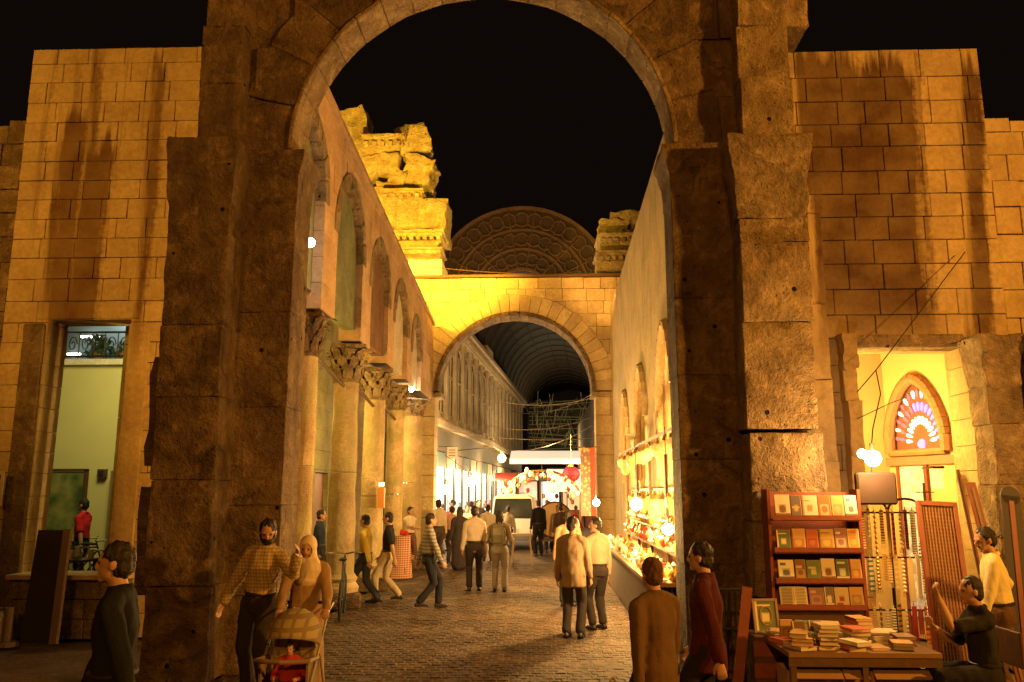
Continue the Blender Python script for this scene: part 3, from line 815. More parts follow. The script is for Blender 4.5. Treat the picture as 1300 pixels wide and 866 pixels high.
# outer pilasters, with flared worn heads, and their upper shafts
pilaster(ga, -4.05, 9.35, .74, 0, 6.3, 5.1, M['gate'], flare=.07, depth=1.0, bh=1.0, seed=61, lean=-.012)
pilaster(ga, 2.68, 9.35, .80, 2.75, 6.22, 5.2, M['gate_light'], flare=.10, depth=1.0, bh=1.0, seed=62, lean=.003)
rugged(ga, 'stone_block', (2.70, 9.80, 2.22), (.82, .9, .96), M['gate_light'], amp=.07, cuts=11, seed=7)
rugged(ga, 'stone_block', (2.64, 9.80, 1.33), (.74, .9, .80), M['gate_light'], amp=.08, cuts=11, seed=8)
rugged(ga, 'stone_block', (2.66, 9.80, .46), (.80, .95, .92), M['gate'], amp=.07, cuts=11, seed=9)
pilaster(ga, -4.02, 9.5, .52, 6.32, 10.3, 10.3, M['gate'], depth=.9, bh=.8, seed=63)
pilaster(ga, 2.75, 9.5, .62, 6.24, 10.3, 10.3, M['gate_light'], depth=.9, bh=.8, seed=64)
# worn lump beside the upper right shaft
rugged(ga, 'stone_block', (3.18, 9.9, 8.05), (.34, .6, .55), M['gate_light'], amp=.06, cuts=4, seed=12)
rugged(ga, 'stone_block', (-4.42, 9.9, 3.0), (.42, .7, 1.3), M['gate'], amp=.10, cuts=5, seed=13)
rugged(ga, 'stone_block', (-4.45, 9.9, 1.5), (.40, .7, 1.2), M['gate'], amp=.09, cuts=5, seed=14)

# ================================================================ LEFT ARCADE
frA = Frame((-3.42, 0, 0), (0, 1, 0), (1, 0, 0))
topA = lambda u: 8.25 - .082 * (u - 12.5) if u < 26 else 7.2
aw = thing('arcade_wall', 'reddish arcade wall with tall round headed openings resting on the columns', 'wall')
OPN = [(11.5, .85, 7.55), (14.2, .98, 7.45), (16.95, .92, 7.15), (19.6, .9, 6.95), (22.1, .82, 6.6)]
holes = [archpoly(u, hw, 4.8, ap_ - hw * 1.15, hw * 1.15, n=9) for u, hw, ap_ in OPN]
course_wall(aw, frA, 10.45, 25.4, 4.85, 8.45, .42, (.7, 1.1), .42, M['arcade'], [h for h in holes], gap=.008, proud=.006, seed=71, topfn=topA)
for i, (u, hw, ap_) in enumerate(OPN):
    voussoirs(aw, frA, u, ap_ - hw * 1.15, hw - .02, hw + .24, .02, -.3, 9, M['gate_light'], rise=1.13, seed=80 + i)
for i, (u, hw, ap_) in enumerate(OPN):
    bm = bmesh.new(); extrude(bm, frA, archpoly(u, hw + .03, 5.12 - i * .06, ap_ - hw * 1.15, hw * 1.15), (-.16, -.13, -.10, -.12, -.12)[i], -.34)
    bmesh.ops.recalc_face_normals(bm, faces=bm.faces[:])
    link('niche_infill', bm, (M['infill'], M['infill'], M['infill_brown'], M['infill_pale'], M['infill_pale'])[i], aw)
# cornice strip
bm = bmesh.new()
for k in range(15):
    a, b = 10.45 + k, 11.45 + k
    if a > 25: break
    extrude(bm, frA, [(a, topA(a)), (min(b, 25.4) - .01, topA(min(b, 25.4))), (min(b, 25.4) - .01, topA(min(b, 25.4)) + .09), (a, topA(a) + .09)], .06, -.66)
bmesh.ops.recalc_face_normals(bm, faces=bm.faces[:]); link('coping', bm, M['arcade'], aw)
def capital_bm(r, h, seed=0):
    """bell with three tiers of curling leaves and a worn abacus"""
    bm = bmesh.new()
    lathe(bm, [(r * 1.08, 0), (r * 1.08, .05), (r * .98, .07), (r * 1.0, h * .5), (r * 1.25, h * .82), (r * 1.4, h * .88)], seg=16)
    for tier, (n, z, L_, out) in enumerate(((8, .06, h * .36, .10), (8, h * .34, h * .34, .15), (8, h * .58, h * .30, .22))):
        for k in range(n):
            a = 2 * PI * (k + .5 * (tier % 2)) / n
            d = Vector((math.cos(a), math.sin(a), 0)); s = Vector((-d.y, d.x, 0))
            w = r * .36
            prev = None
            for j, (o_, zz, ww) in enumerate(((0.0, 0, 1), (.02, .4, 1.1), (.05, .8, .9), (out * .7, 1.0, .6), (out, .86, .3))):
                c = d * (r * (1.0 + .18 * tier * .5) + o_) + Vector((0, 0, z + L_ * zz))
                q = [bm.verts.new(c - s * w * ww), bm.verts.new(c + d * .03), bm.verts.new(c + s * w * ww)]
                if prev:
                    bm.faces.new((prev[0], prev[1], q[1], q[0])); bm.faces.new((prev[1], prev[2], q[2], q[1]))
                prev = q
    vs = box(bm, (0, 0, h * .94), (r * 2.7, r * 2.7, h * .12))
    for v in bm.verts: v.co += Vector(noise.noise_vector(v.co * 6 + Vector((seed, 0, 0)))) * .022
    return bm
COLS = [(12.75, .19, 4.85, .7, 'first reddish column of the left arcade, just behind the gate\'s jamb'),
        (15.45, .25, 4.8, .72, 'thick pale column, second of the left arcade, with a leafy capital'),
        (18.15, .25, 4.75, .7, 'yellowish green column, third of the left arcade, with an orange box on it'),
        (20.8, .23, 4.7, .62, 'brightly lit smooth column, fourth of the left arcade'),
        (23.3, .33, 4.65, .5, 'brown squarish last column of the left arcade beside the far arch')]
for i, (yy, r, zt, ch_, lab) in enumerate(COLS):
    t_ = thing('column', lab, 'column', (-3.72, yy, 0), random.random(), 'columns of the left arcade')
    bm = bmesh.new(); box(bm, (0, 0, .14), (r * 2.9, r * 2.9, .28)); bmesh.ops.bevel(bm, geom=bm.edges[:], offset=.02, affect='EDGES'); link('plinth', bm, M['gate'], t_)
    bm = bmesh.new(); lathe(bm, [(r * 1.35, .28), (r * 1.42, .36), (r * 1.15, .45), (r * 1.3, .52), (r * 1.05, .6)], seg=22, wob=.02); smooth(link('base', bm, M['column'], t_))
    zc = zt - ch_; cut = .6 + (zc - .6) * random.uniform(.35, .55)
    for (z0, z1) in ((.6, cut - .008), (cut + .008, zc)):
        bm = bmesh.new(); lathe(bm, [(r * (1.03 - .12 * (z0 + (z1 - z0) * q / 6) / zc), z0 + (z1 - z0) * q / 6) for q in range(7)], seg=24, wob=.025, seed=i * 9 + z0)
        smooth(link('shaft_drum', bm, M['column'], t_))
    o = link('capital', capital_bm(r * .95, ch_, i), M['gate_light'] if i else M['gate'], t_, (0, 0, zc)); smooth(o, 50)
# tie beams between the columns
for k, (a, b, z) in enumerate(((12.75, 15.45, 4.0), (15.45, 18.15, 3.9), (18.15, 20.8, 3.85))):
    bm = bmesh.new(); cyl(bm, (-3.7, a + .3, z + .25), (-3.7, b - .3, z), .035, seg=7)
    link('tie_rod', bm, M['wood'], aw)
# back wall behind the colonnade
bk = thing('shop_row_wall', 'olive plaster wall with lit shop doors behind the left columns', 'wall')
frB = Frame((-6.3, 0, 0), (0, 1, 0), (1, 0, 0))
hb = [[(c - .7, -.1), (c + .7, -.1), (c + .7, 2.6), (c - .7, 2.6)] for c in (14.2, 17.4, 20.6, 23.6)]
course_wall(bk, frB, 12.8, 27, 0, 8.8, .55, (.7, 1.2), .4, M['back_plaster'], hb, gap=.006, proud=.003, seed=91)
for k, c in enumerate((14.2, 17.4, 20.6, 23.6)):
    bm = bmesh.new(); box(bm, (-6.45, c, 1.3), (.06, 1.38, 2.58)); link('door_panel', bm, mat('shop_door_paint', [(.10, .2, .2), (.3, .16, .06), (.12, .2, .12), (.25, .12, .06)][k], .6, .3, 3), bk)
lamp('colonnade_lamp', 'POINT', (-5.4, 13.2, 4.4), 170, (1.0, .62, .12), .08)
lamp('colonnade_lamp', 'POINT', (-5.0, 17.0, 3.6), 220, (1.0, .62, .14), .08)
lamp('colonnade_lamp', 'POINT', (-4.9, 22.0, 3.4), 200, (1.0, .62, .14), .08)
# small spot lamps fixed on the arcade
def spotlamp(name, label, p, d, r, power, color, mb):
    t = thing(name, label, 'lamp', p)
    bm = bmesh.new(); ball(bm, (0, 0, 0), r, 12); link('bulb', bm, mb, t)
    bm = bmesh.new(); d = Vector(d).normalized(); cyl(bm, -d * r * .6, -d * (r * 1.6), r * .9, r * .5, seg=12, caps=True); cyl(bm, -d * r * 1.6, -d * (r * 1.6 + .18), .015, seg=6); link('housing', bm, M['iron'], t)
    l = lamp(name.replace('lamp', 'light'), 'POINT', Vector(p) + d * (r + .06), power, color, .05)
    return t
spotlamp('spot_lamp', 'small white spot lamp high on the arcade beside the gate', at(394, 308, 11.5), (1, -.2, -.2), .07, 16, (1, .9, .75), emis('lit_cold_bulb', (.85, 1, .92), 25))
spotlamp('spot_lamp', 'small white spot lamp on the last arcade column near the far arch', at(522, 495, 22.6), (1, -.3, -.1), .07, 14, (1, .9, .7), M['bulb'])

# ================================================================ STREET ARCH (second)
sa = thing('street_arch', 'golden lit round masonry arch spanning the street', 'arch')
f2 = Frame((0, 25.6, 0), (1, 0, 0), (0, -1, 0))
C2, Z2, R2 = -.87, 5.15, 2.48
voussoirs(sa, f2, C2, Z2, R2, R2 + .62, .03, -.8, 27, M['arch2'], seed=14, jr=.03, proud=.015)
voussoirs(sa, f2, C2, Z2, R2 - .09, R2 + .04, .10, -.85, 25, M['gate'], seed=15, proud=.002, gap=.004, name='arch_moulding_block')
hole = [(C2 - R2 - .5, 5.0), (C2 + R2 + .5, 5.0)] + [(C2 + (R2 + .5) * math.cos(PI * k / 16), Z2 + (R2 + .5) * math.sin(PI * k / 16)) for k in range(17)]
course_wall(sa, f2, -4.2, 2.75, 5.02, 8.78, .42, (.4, .8), .8, M['arch2'], [hole], seed=101, proud=.02)
bm = bmesh.new(); box(bm, (-.7, 25.95, 8.83), (7.1, .95, .08)); link('coping', bm, M['wood'], sa)
for (a, b, sd) in ((-4.2, -3.36, 5), (1.62, 2.75, 6)):
    course_wall(sa, f2, a, b, 0, 5.0, .62, (.5, 1.2), .8, M['arch2'], seed=sd, proud=.02)
bm = bmesh.new(); box(bm, (-3.7, 25.95, 5.03), (1.1, 1.0, .14)); link('impost', bm, M['gate_light'], sa)
bm = bmesh.new(); box(bm, (2.0, 25.95, 5.03), (1.0, 1.0, .14)); link('impost', bm, M['gate_light'], sa)

# ================================================================ RUINED PEDIMENTS
def ruin(name, label, Y, blocks, m, depth=1.6, mould=()):
    t = thing(name, label, 'ruin')
    for i, (x0, y0, x1, y1, rt, am) in enumerate(blocks):
        a = at(x0, y1, Y); b = at(x1, y0, Y)
        rugged(t, 'ruin_block', ((a.x + b.x) / 2, Y + depth / 2 + .25 * (i % 3) * .4, (a.z + b.z) / 2), (abs(b.x - a.x), depth * (.75 + .25 * ((i * 7) % 3) / 2), abs(b.z - a.z)), M['white_stone'] if am < 0 else m, amp=abs(am), cuts=6, rot=(0, R(rt), 0), seed=i * 17 + 3, am_edge=False)
    for (x0, y0, x1, y1, dn) in mould:
        a = at(x0, y1, Y - .12); b = at(x1, y0, Y - .12)
        bm = bmesh.new(); w_, h_ = abs(b.x - a.x), abs(b.z - a.z)
        box(bm, (0, .5, 0), (w_, 1.3, h_)); box(bm, (0, .45, h_ * .6), (w_ + .12, 1.45, h_ * .45))
        bmesh.ops.subdivide_edges(bm, edges=bm.edges[:], cuts=7, use_grid_fill=True)
        for v in bm.verts: v.co += Vector(noise.noise_vector(v.co * 5)) * .035
        smooth(link('cornice_moulding', bm, m, t, Vector(((a.x + b.x) / 2, Y - .12, (a.z + b.z) / 2))), 30)
        for k in range(dn):
            bm = bmesh.new(); box(bm, (0, 0, 0), (w_ / dn * .55, .16, h_ * .7)); link('dentil', bm, m, t, Vector((a.x + w_ * (k + .5) / dn, Y - .33, a.z - h_ * .35)))
    return t
ruin('ruined_pediment', 'jagged golden floodlit temple pediment fragment above the left arcade', 26.6, [
    (430, 133, 468, 196, -14, .10), (456, 188, 506, 216, 0, .08), (468, 170, 516, 188, -10, .07), (502, 154, 541, 188, -16, .10),
    (510, 194, 547, 232, 14, .12), (490, 214, 514, 240, 6, .08), (440, 190, 475, 240, 20, .1), (474, 232, 532, 256, 8, .10),
    (484, 248, 566, 296, 3, .08), (502, 288, 560, 308, 0, .07), (506, 305, 556, 328, 0, .06), (516, 327, 560, 352, 0, -.02), (440, 235, 500, 330, 0, .1), (440, 330, 512, 460, 0, .05)], M['ruin'], mould=[(462, 176, 512, 184, 5), (494, 296, 562, 303, 8), (504, 318, 560, 324, 0), (486, 244, 536, 250, 5)])
ruin('ruined_pediment', 'smaller broken entablature fragment above the right end of the street arch', 26.2, [
    (762, 274, 800, 306, 2, .10), (778, 262, 820, 290, -4, .10), (765, 304, 812, 330, 0, .06), (758, 328, 806, 352, 0, .05), (800, 290, 850, 352, 0, .08)], M['ruin'], mould=[(760, 300, 812, 306, 6), (758, 322, 808, 328, 6)])

# ================================================================ RIGHT PLASTER WALL
frR = Frame((2.14, 0, 0), (0, 1, 0), (-1, 0, 0))
pw = thing('plaster_wall', 'high smooth pale wall with pointed arch niches along the right of the street', 'wall')
NI = [(14.2, .85, 4.95), (17.9, .8, 4.75), (21.4, .75, 4.6)]
hs_ = [archpoly(u, hw, -.1, ap_ - 1.15, 1.15, n=10, pointed=True) for u, hw, ap_ in NI]
bm = bmesh.new()
for p in [q for q in __import__('functools').reduce(subtract, hs_, [[(10.5, 0), (25.5, 0), (25.5, 7.75), (10.5, 8.35)]])]: extrude(bm, frR, p, 0, -.45)
bmesh.ops.recalc_face_normals(bm, faces=bm.faces[:]); link('wall_face', bm, M['plaster'], pw)
for i, (u, hw, ap_) in enumerate(NI):
    bm = bmesh.new(); box(bm, (2.30, u, 2.4), (.1, hw * 2 + .06, 5.2)); link('niche_back', bm, M['niche_plaster'], pw)
    pts = archpoly(u, hw, 2.3, ap_ - 1.15, 1.15, n=12, pointed=True)
    bm = bmesh.new()
    for k in range(1, len(pts) - 1): cyl(bm, frR.p(*pts[k], .02), frR.p(*pts[k + 1], .03), .085, seg=6)
    link('arch_moulding', bm, M['arch2'], pw)
bm = bmesh.new(); box(bm, (4.4, 19.7, 3.6), (3.6, 11.6, 7.2)); link('building_mass', bm, M['plaster'], pw)

# ================================================================ FAR LEFT BUILDING
P0, P1 = Vector((-5.15, 29.5, 0)), Vector((-1.95, 78, 0))
UB = (P1 - P0).normalized(); NB = Vector((UB.y, -UB.x, 0)); LBn = (P1 - P0).length
fb = Frame(P0, UB, NB)
fbld = thing('colonnaded_building', 'long building with tall pilasters and arched windows upstairs and bright shops below', 'building')
M['stucco'] = stone('pale_stucco', (.46, .38, .25), (.38, .30, .2), (.2, .14, .09), rnd=.05, bumpd=.008, streak=.4, soot=.3, pit=.1)
M['shade_glass'] = mat('dark_shuttered_window', (.05, .045, .03), .35, .4, 3)
M['teal_paint'] = mat('dark_teal_paint', (.05, .065, .055), .6, .3, 3)
n_b = 20; stp = LBn / n_b
def fbx(bm, u0, u1, v0, v1, t0, t1):
    extrude(bm, fb, [(u0, v0), (u1, v0), (u1, v1), (u0, v1)], t1, t0)
bm = bmesh.new(); fbx(bm, 0, LBn, 5.0, 10.4, -3.5, -.25); fbx(bm, 0, LBn, 0, 5.0, -3.5, -.9); bmesh.ops.recalc_face_normals(bm, faces=bm.faces[:]); link('wall', bm, M['stucco'], fbld)
bm = bmesh.new(); fbx(bm, 0, LBn, 3.9, 4.95, -.9, -.06); bmesh.ops.recalc_face_normals(bm, faces=bm.faces[:]); link('fascia', bm, mat('dark_fascia', (.14, .12, .08), .7, .4, 1.5), fbld)
bm = bmesh.new()
for (v0, v1, t) in ((9.85, 10.1, .12), (10.1, 10.28, .28), (10.28, 10.5, .45)): fbx(bm, -.1, LBn + .1, v0, v1, -.3, t)
for k in range(90): fbx(bm, k * LBn / 90, k * LBn / 90 + .2, 9.9, 10.1, .1, .32)
bmesh.ops.recalc_face_normals(bm, faces=bm.faces[:]); link('cornice', bm, M['stucco'], fbld)
bm = bmesh.new(); fbx(bm, -.1, LBn + .1, 4.95, 5.2, -.2, .25); fbx(bm, -.1, LBn + .1, 5.2, 5.35, -.2, .12); bmesh.ops.recalc_face_normals(bm, faces=bm.faces[:]); link('ledge', bm, M['stucco'], fbld)
bm = bmesh.new(); fbx(bm, LBn * .44, LBn * .5, 10.5, 11.1, -.4, .3); bmesh.ops.recalc_face_normals(bm, faces=bm.faces[:]); link('parapet_block', bm, M['stucco'], fbld)
for k in range(n_b + 1):
    u = k * stp
    bm = bmesh.new(); fbx(bm, u - .22, u + .22, 5.35, 9.84, -.25, -.02); fbx(bm, u - .28, u + .28, 9.5, 9.84, -.2, .03); fbx(bm, u - .28, u + .28, 5.36, 5.6, -.2, .03)
    bmesh.ops.recalc_face_normals(bm, faces=bm.faces[:]); link('pilaster', bm, M['stucco'], fbld)
    if k == n_b: break
    c = u + stp / 2
    bm = bmesh.new(); extrude(bm, fb, archpoly(c, .84, 5.7, 8.5, .84), -.16, -.26); bmesh.ops.recalc_face_normals(bm, faces=bm.faces[:]); w_ = link('window', bm, M['shade_glass'], fbld)
    bm = bmesh.new()
    pts = archpoly(c, .88, 5.7, 8.5, .88)
    for q in range(len(pts)): cyl(bm, fb.p(*pts[q], -.16), fb.p(*pts[(q + 1) % len(pts)], -.16), .06, seg=5)
    fbx(bm, c - .03, c + .03, 5.7, 9.0, -.2, -.1); fbx(bm, c - .6, c + .6, 7.6, 7.68, -.2, -.1)
    bmesh.ops.recalc_face_normals(bm, faces=bm.faces[:]); link('frame', bm, M['stucco'], w_)
    # shop bay
    bm = bmesh.new(); fbx(bm, u - .2, u + .2, 0, 3.9, -.9, -.08); bmesh.ops.recalc_face_normals(bm, faces=bm.faces[:]); link('shop_pier', bm, M['teal_paint'], fbld)
    if k < 16:
        bm = bmesh.new(); fbx(bm, u + .22, u + stp - .22, .6, 3.2, -.22, -.14); bmesh.ops.recalc_face_normals(bm, faces=bm.faces[:])
        link('shop_window', bm, emis('lit_shop_window', (1, .9, .7) if k % 3 else (.95, 1, .9), [3.5, 1.5, 6.0, 7, 3.0, 5, 2.8, 5, 4, 4][k % 10]), fbld)
        bm = bmesh.new(); fbx(bm, u + .2, u + stp - .2, 3.2, 3.85, -.8, -.04); bmesh.ops.recalc_face_normals(bm, faces=bm.faces[:])
        link('shop_sign_board', bm, mat('sign_board_paint', [(.10, .17, .15), (.5, .42, .25), (.16, .08, .06)][k % 3], .6, .1, 3), fbld)
        bm = bmesh.new()
        for q in range(4): fbx(bm, u + .34 + q * (stp - .7) / 4, u + .42 + q * (stp - .7) / 4, 0, 3.2, -.2, -.1)
        for q in range(3): box(bm, fb.p(u + .6 + q * .55, .9 + .2 * q, -.08), (.1, .16, .5))
        bmesh.ops.recalc_face_normals(bm, faces=bm.faces[:]); link('shop_display', bm, mat('shop_goods', [(.2, .12, .06), (.35, .1, .08), (.1, .16, .16)][k % 3], .6, .5, 8), fbld)
# street side lamps of the shops
for k, (yy, w) in enumerate(((31.5, 350), (36, 500), (42, 500), (50, 500), (60, 600))):
    x_ = P0.x + (yy - P0.y) * UB.x / UB.y + .7
    lamp('shop_front_lamp', 'POINT', (x_, yy, 3.0), w, (1, .66, .30), .15)
# right hand side far shops: dark row
fr2 = thing('shop_row_building', 'shadowy row of shops on the far right beyond the street arch', 'building')
bm = bmesh.new(); box(bm, (5.4, 60, 4.6), (3.2, 66, 9.2)); o = link('wall', bm, M['gate'], fr2)
for k in range(14):
    bm = bmesh.new(); box(bm, (3.72, 29.5 + k * 3.0, 2.0), (.24, .5, 4.0)); link('shop_pier', bm, M['gate_light'], fr2)
    bm = bmesh.new(); box(bm, (3.75, 31 + k * 3.0, 3.6), (.3, 2.4, .6)); link('shop_sign_board', bm, mat('far_sign_paint', [(.4, .1, .06), (.15, .2, .22), (.5, .35, .12)][k % 3], .6), fr2)
for k, yy in enumerate((33, 44, 58)):
    lamp('far_shop_lamp', 'POINT', (2.4, yy, 3.0), 420, (1, .60, .22), .15)
# street lamp on the far building
t_ = thing('street_lamp', 'round amber street lamp on a bracket over the distant shops', 'street lamp', at(637, 582, 33))
bm = bmesh.new(); ball(bm, (0, 0, 0), .17, 14); link('globe', bm, emis('lit_amber_globe', (1, .66, .22), 8), t_)
bm = bmesh.new(); cyl(bm, (0, 0, .16), (0, 0, .26), .1, .05); tube(bm, [(0, 0, .25), (-.3, 0, .45), (-2.0, .1, .3)], [.025] * 3, seg=6); link('bracket', bm, M['iron'], t_)
lamp('street_lamp_light', 'POINT', at(640, 560, 32.6), 1500, (1, .60, .20), .17)

# ================================================================ IRON MARKET ROOF
rf = thing('iron_market_roof', 'dark barrel shaped iron roof over the covered market beyond the arch', 'roof')
RCX = lambda y: -1.0 + .062 * (y - 40)
RR, RZ = 4.5, 11.65
bm = bmesh.new()
ys = [40 + k * 3.0 for k in range(26)]
seg = 20
rows = []
for y in ys:
    rows.append([bm.verts.new((RCX(y) + RR * math.cos(PI * k / seg), y, RZ + RR * math.sin(PI * k / seg))) for k in range(seg + 1)])
for a, b in zip(rows, rows[1:]):
    for k in range(seg): bm.faces.new((a[k], a[k + 1], b[k + 1], b[k]))
o = link('roof_sheet', bm, M['roof_dark'], rf); smooth(o)
sm = o.modifiers.new('thick', 'SOLIDIFY'); sm.thickness = .06
for i, y in enumerate(ys):
    bm = bmesh.new()
    pts = [(RCX(y) + (RR - .1) * math.cos(PI * k / seg), y, RZ + (RR - .1) * math.sin(PI * k / seg)) for k in range(seg + 1)]
    tube(bm, pts, [.045] * len(pts), side=(0, 1, 0), seg=6, caps=False)
    link('rib', bm, M['rust'], rf)
bm = bmesh.new()
for k in range(1, seg, 2):
    a = PI * k / seg
    cyl(bm, (RCX(40) + (RR - .15) * math.cos(a), 40, RZ + (RR - .15) * math.sin(a)), (RCX(115) + (RR - .15) * math.cos(a), 115, RZ + (RR - .15) * math.sin(a)), .035, seg=5)
link('purlins', bm, M['rust'], rf)
# end gable: three arcs with round openings between them
def arcband(name, r0, r1, y, m, t=.12):
    bm = bmesh.new(); f_ = Frame((RCX(40), y, 0), (1, 0, 0), (0, -1, 0))
    for k in range(28):
        a, b = PI * k / 28, PI * (k + 1) / 28
        extrude(bm, f_, [(r0 * math.cos(a), RZ + r0 * math.sin(a)), (r1 * math.cos(a), RZ + r1 * math.sin(a)), (r1 * math.cos(b), RZ + r1 * math.sin(b)), (r0 * math.cos(b), RZ + r0 * math.sin(b))], 0, -t)
    bmesh.ops.remove_doubles(bm, verts=bm.verts[:], dist=1e-4); bmesh.ops.recalc_face_normals(bm, faces=bm.faces[:])
    return link(name, bm, m, rf)
M['gable'] = mat('gable_sheet', (.06, .036, .025), .7, .35, 1.5, .2, 5)
M['rust_light'] = mat('pale_rusty_iron', (.13, .075, .045), .6, .4, 3)
arcband('gable_sheet', 1.2, RR + .05, 39.9, M['gable'], .05)
for (a, b) in ((RR - .07, RR + .10), (3.30, 3.42), (2.30, 2.42), (1.25, 1.4)): arcband('gable_arc', a, b, 39.8, M['rust_light'])
for (rad, rc, n) in ((3.88, .36, 19), (2.85, .32, 15), (1.85, .28, 11)):
    for k in range(n):
        a = PI * (k + .5) / n
        c = Vector((RCX(40) + rad * math.cos(a), 39.8, RZ + rad * math.sin(a)))
        bm = bmesh.new()
        pts = [c + Vector((rc * math.cos(q * PI / 7), 0, rc * math.sin(q * PI / 7))) for q in range(15)]
        tube(bm, pts, [.035] * 15, side=(0, 1, 0), seg=5, caps=False)
        link('gable_ring', bm, M['rust_light'], rf)
for k in range(10):
    a = PI * (k + .5) / 10
    bm = bmesh.new(); cyl(bm, (RCX(40) + 1.3 * math.cos(a), 39.78, RZ + 1.3 * math.sin(a)), (RCX(40) + RR * math.cos(a), 39.78, RZ + RR * math.sin(a)), .03, seg=5); link('gable_strut', bm, M['rust_light'], rf)
# far end lattice
far = thing('roof_end_lattice', 'greyish lattice screen closing the distant end of the market roof', 'screen')
bm = bmesh.new(); fx = RCX(100)
rl_ = random.Random(4)
for k in range(90):
    x_ = fx - 4.4 + rl_.random() * 8.8; z_ = 6.8 + rl_.random() * 5; cyl(bm, (x_, 100 - rl_.random() * 3, z_), (x_ + rl_.uniform(-.8, .8), 100 - rl_.random() * 3, z_ + rl_.uniform(.8, 2.4)), .045, seg=4)
for k in range(12):
    z_ = 7 + k * .5; cyl(bm, (fx - 4.4, 99, z_), (fx + 4.4, 98, z_ + rl_.uniform(-1, 1)), .04, seg=4)
link('lattice_bars', bm, mat('grey_green_paint', (.34, .31, .18), .7, .5, 1), far)
bm = bmesh.new(); box(bm, (fx, 101, 9.8), (9.2, .1, 6.6)); link('backing_sheet', bm, mat('dark_backing', (.045, .04, .022), .8, .8, .6), far)
lamp('market_lamp', 'POINT', (RCX(85), 88, 6.5), 1600, (1, .78, .4), .3)
lamp('market_lamp', 'POINT', (RCX(55), 55, 5.2), 700, (1, .72, .35), .3)
lamp('gable_floodlight', 'SPOT', (-1.5, 30, 8.9), 150, (1, .42, .16), .2, (-1, 40, 13.5), 75, .9)



# ================================================================ PEOPLE
def ik(a, b, l1, l2, hint):
    a, b = Vector(a), Vector(b); d = b - a; L_ = d.length
    if L_ > (l1 + l2) * .999: b = a + d * ((l1 + l2) * .999 / L_); d = b - a; L_ = d.length
    t = d.normalized(); k = (l1 * l1 - l2 * l2 + L_ * L_) / (2 * L_)
    h = math.sqrt(max(0, l1 * l1 - k * k)); hv = Vector(hint); hv = hv - t * hv.dot(t)
    hv = hv.normalized() if hv.length > 1e-4 else t.orthogonal()
    return a + t * k + hv * h, b
def remeshed(name, bm, voxel, m, parent, fold=0, iters=2, fs=9, seed=0):
    me = bpy.data.meshes.new(name); bm.to_mesh(me); bm.free()
    tmp = bpy.data.objects.new('tmp', me); COL.objects.link(tmp)
    r = tmp.modifiers.new('r', 'REMESH'); r.mode = 'VOXEL'; r.voxel_size = voxel
    s_ = tmp.modifiers.new('s', 'SMOOTH'); s_.factor = .5; s_.iterations = iters
    dg = bpy.context.evaluated_depsgraph_get(); dg.update()
    out = bpy.data.meshes.new_from_object(tmp.evaluated_get(dg))
    bpy.data.objects.remove(tmp); bpy.data.meshes.remove(me)
    if fold:
        nn = [v.normal.copy() for v in out.vertices]
        for v, n in zip(out.vertices, nn):
            p = Vector((v.co.x * fs, v.co.y * fs, v.co.z * fs * .45 + seed))
            v.co += n * fold * (noise.noise(p) + .5 * noise.noise(p * 2.3))
    out.name = name; out.materials.clear(); out.materials.append(m)
    for p in out.polygons: p.use_smooth = True
    o = bpy.data.objects.new(name, out); COL.objects.link(o); o.parent = parent
    return o
MC = {}
def cloth(c, pattern=None):
    k = ('c', c, pattern)
    if k in MC: return MC[k]
    m = mat('cloth', c, .9, .14, 14, .25, 60, spec=.15)
    if pattern:
        t = m.node_tree; b = t.nodes['Principled BSDF']; tc = N(t, 'ShaderNodeTexCoord')
        w = N(t, 'ShaderNodeTexWave', i_Scale=pattern[0], i_Distortion=.4); w.bands_direction = 'Z'
        t.links.new(tc.outputs['Object'], w.inputs['Vector'])
        f = mathn(t, 'MULTIPLY', mathn(t, 'SUBTRACT', w.outputs[1], .62, True), 8, True)
        if len(pattern) > 2:
            w2 = N(t, 'ShaderNodeTexWave', i_Scale=pattern[0], i_Distortion=.3); w2.bands_direction = 'X'
            t.links.new(tc.outputs['Object'], w2.inputs['Vector'])
            f = mathn(t, 'MAXIMUM', f, mathn(t, 'MULTIPLY', mathn(t, 'SUBTRACT', w2.outputs[1], .7, True), 6, True))
        t.links.new(mixc(t, f, c, pattern[1]), b.inputs['Base Color'])
    MC[k] = m
    return m
SKIN = mat('skin', (.42, .24, .15), .55, .06, 20, .05, 80)
HAIRM = mat('dark_hair', (.018, .012, .009), .6, .3, 40, .5, 90)
EYEM = mat('dark_eye', (.02, .012, .01), .2); LIPM = mat('lips', (.30, .11, .08), .5)
LEATHER = mat('shoe_leather', (.025, .018, .014), .4); 
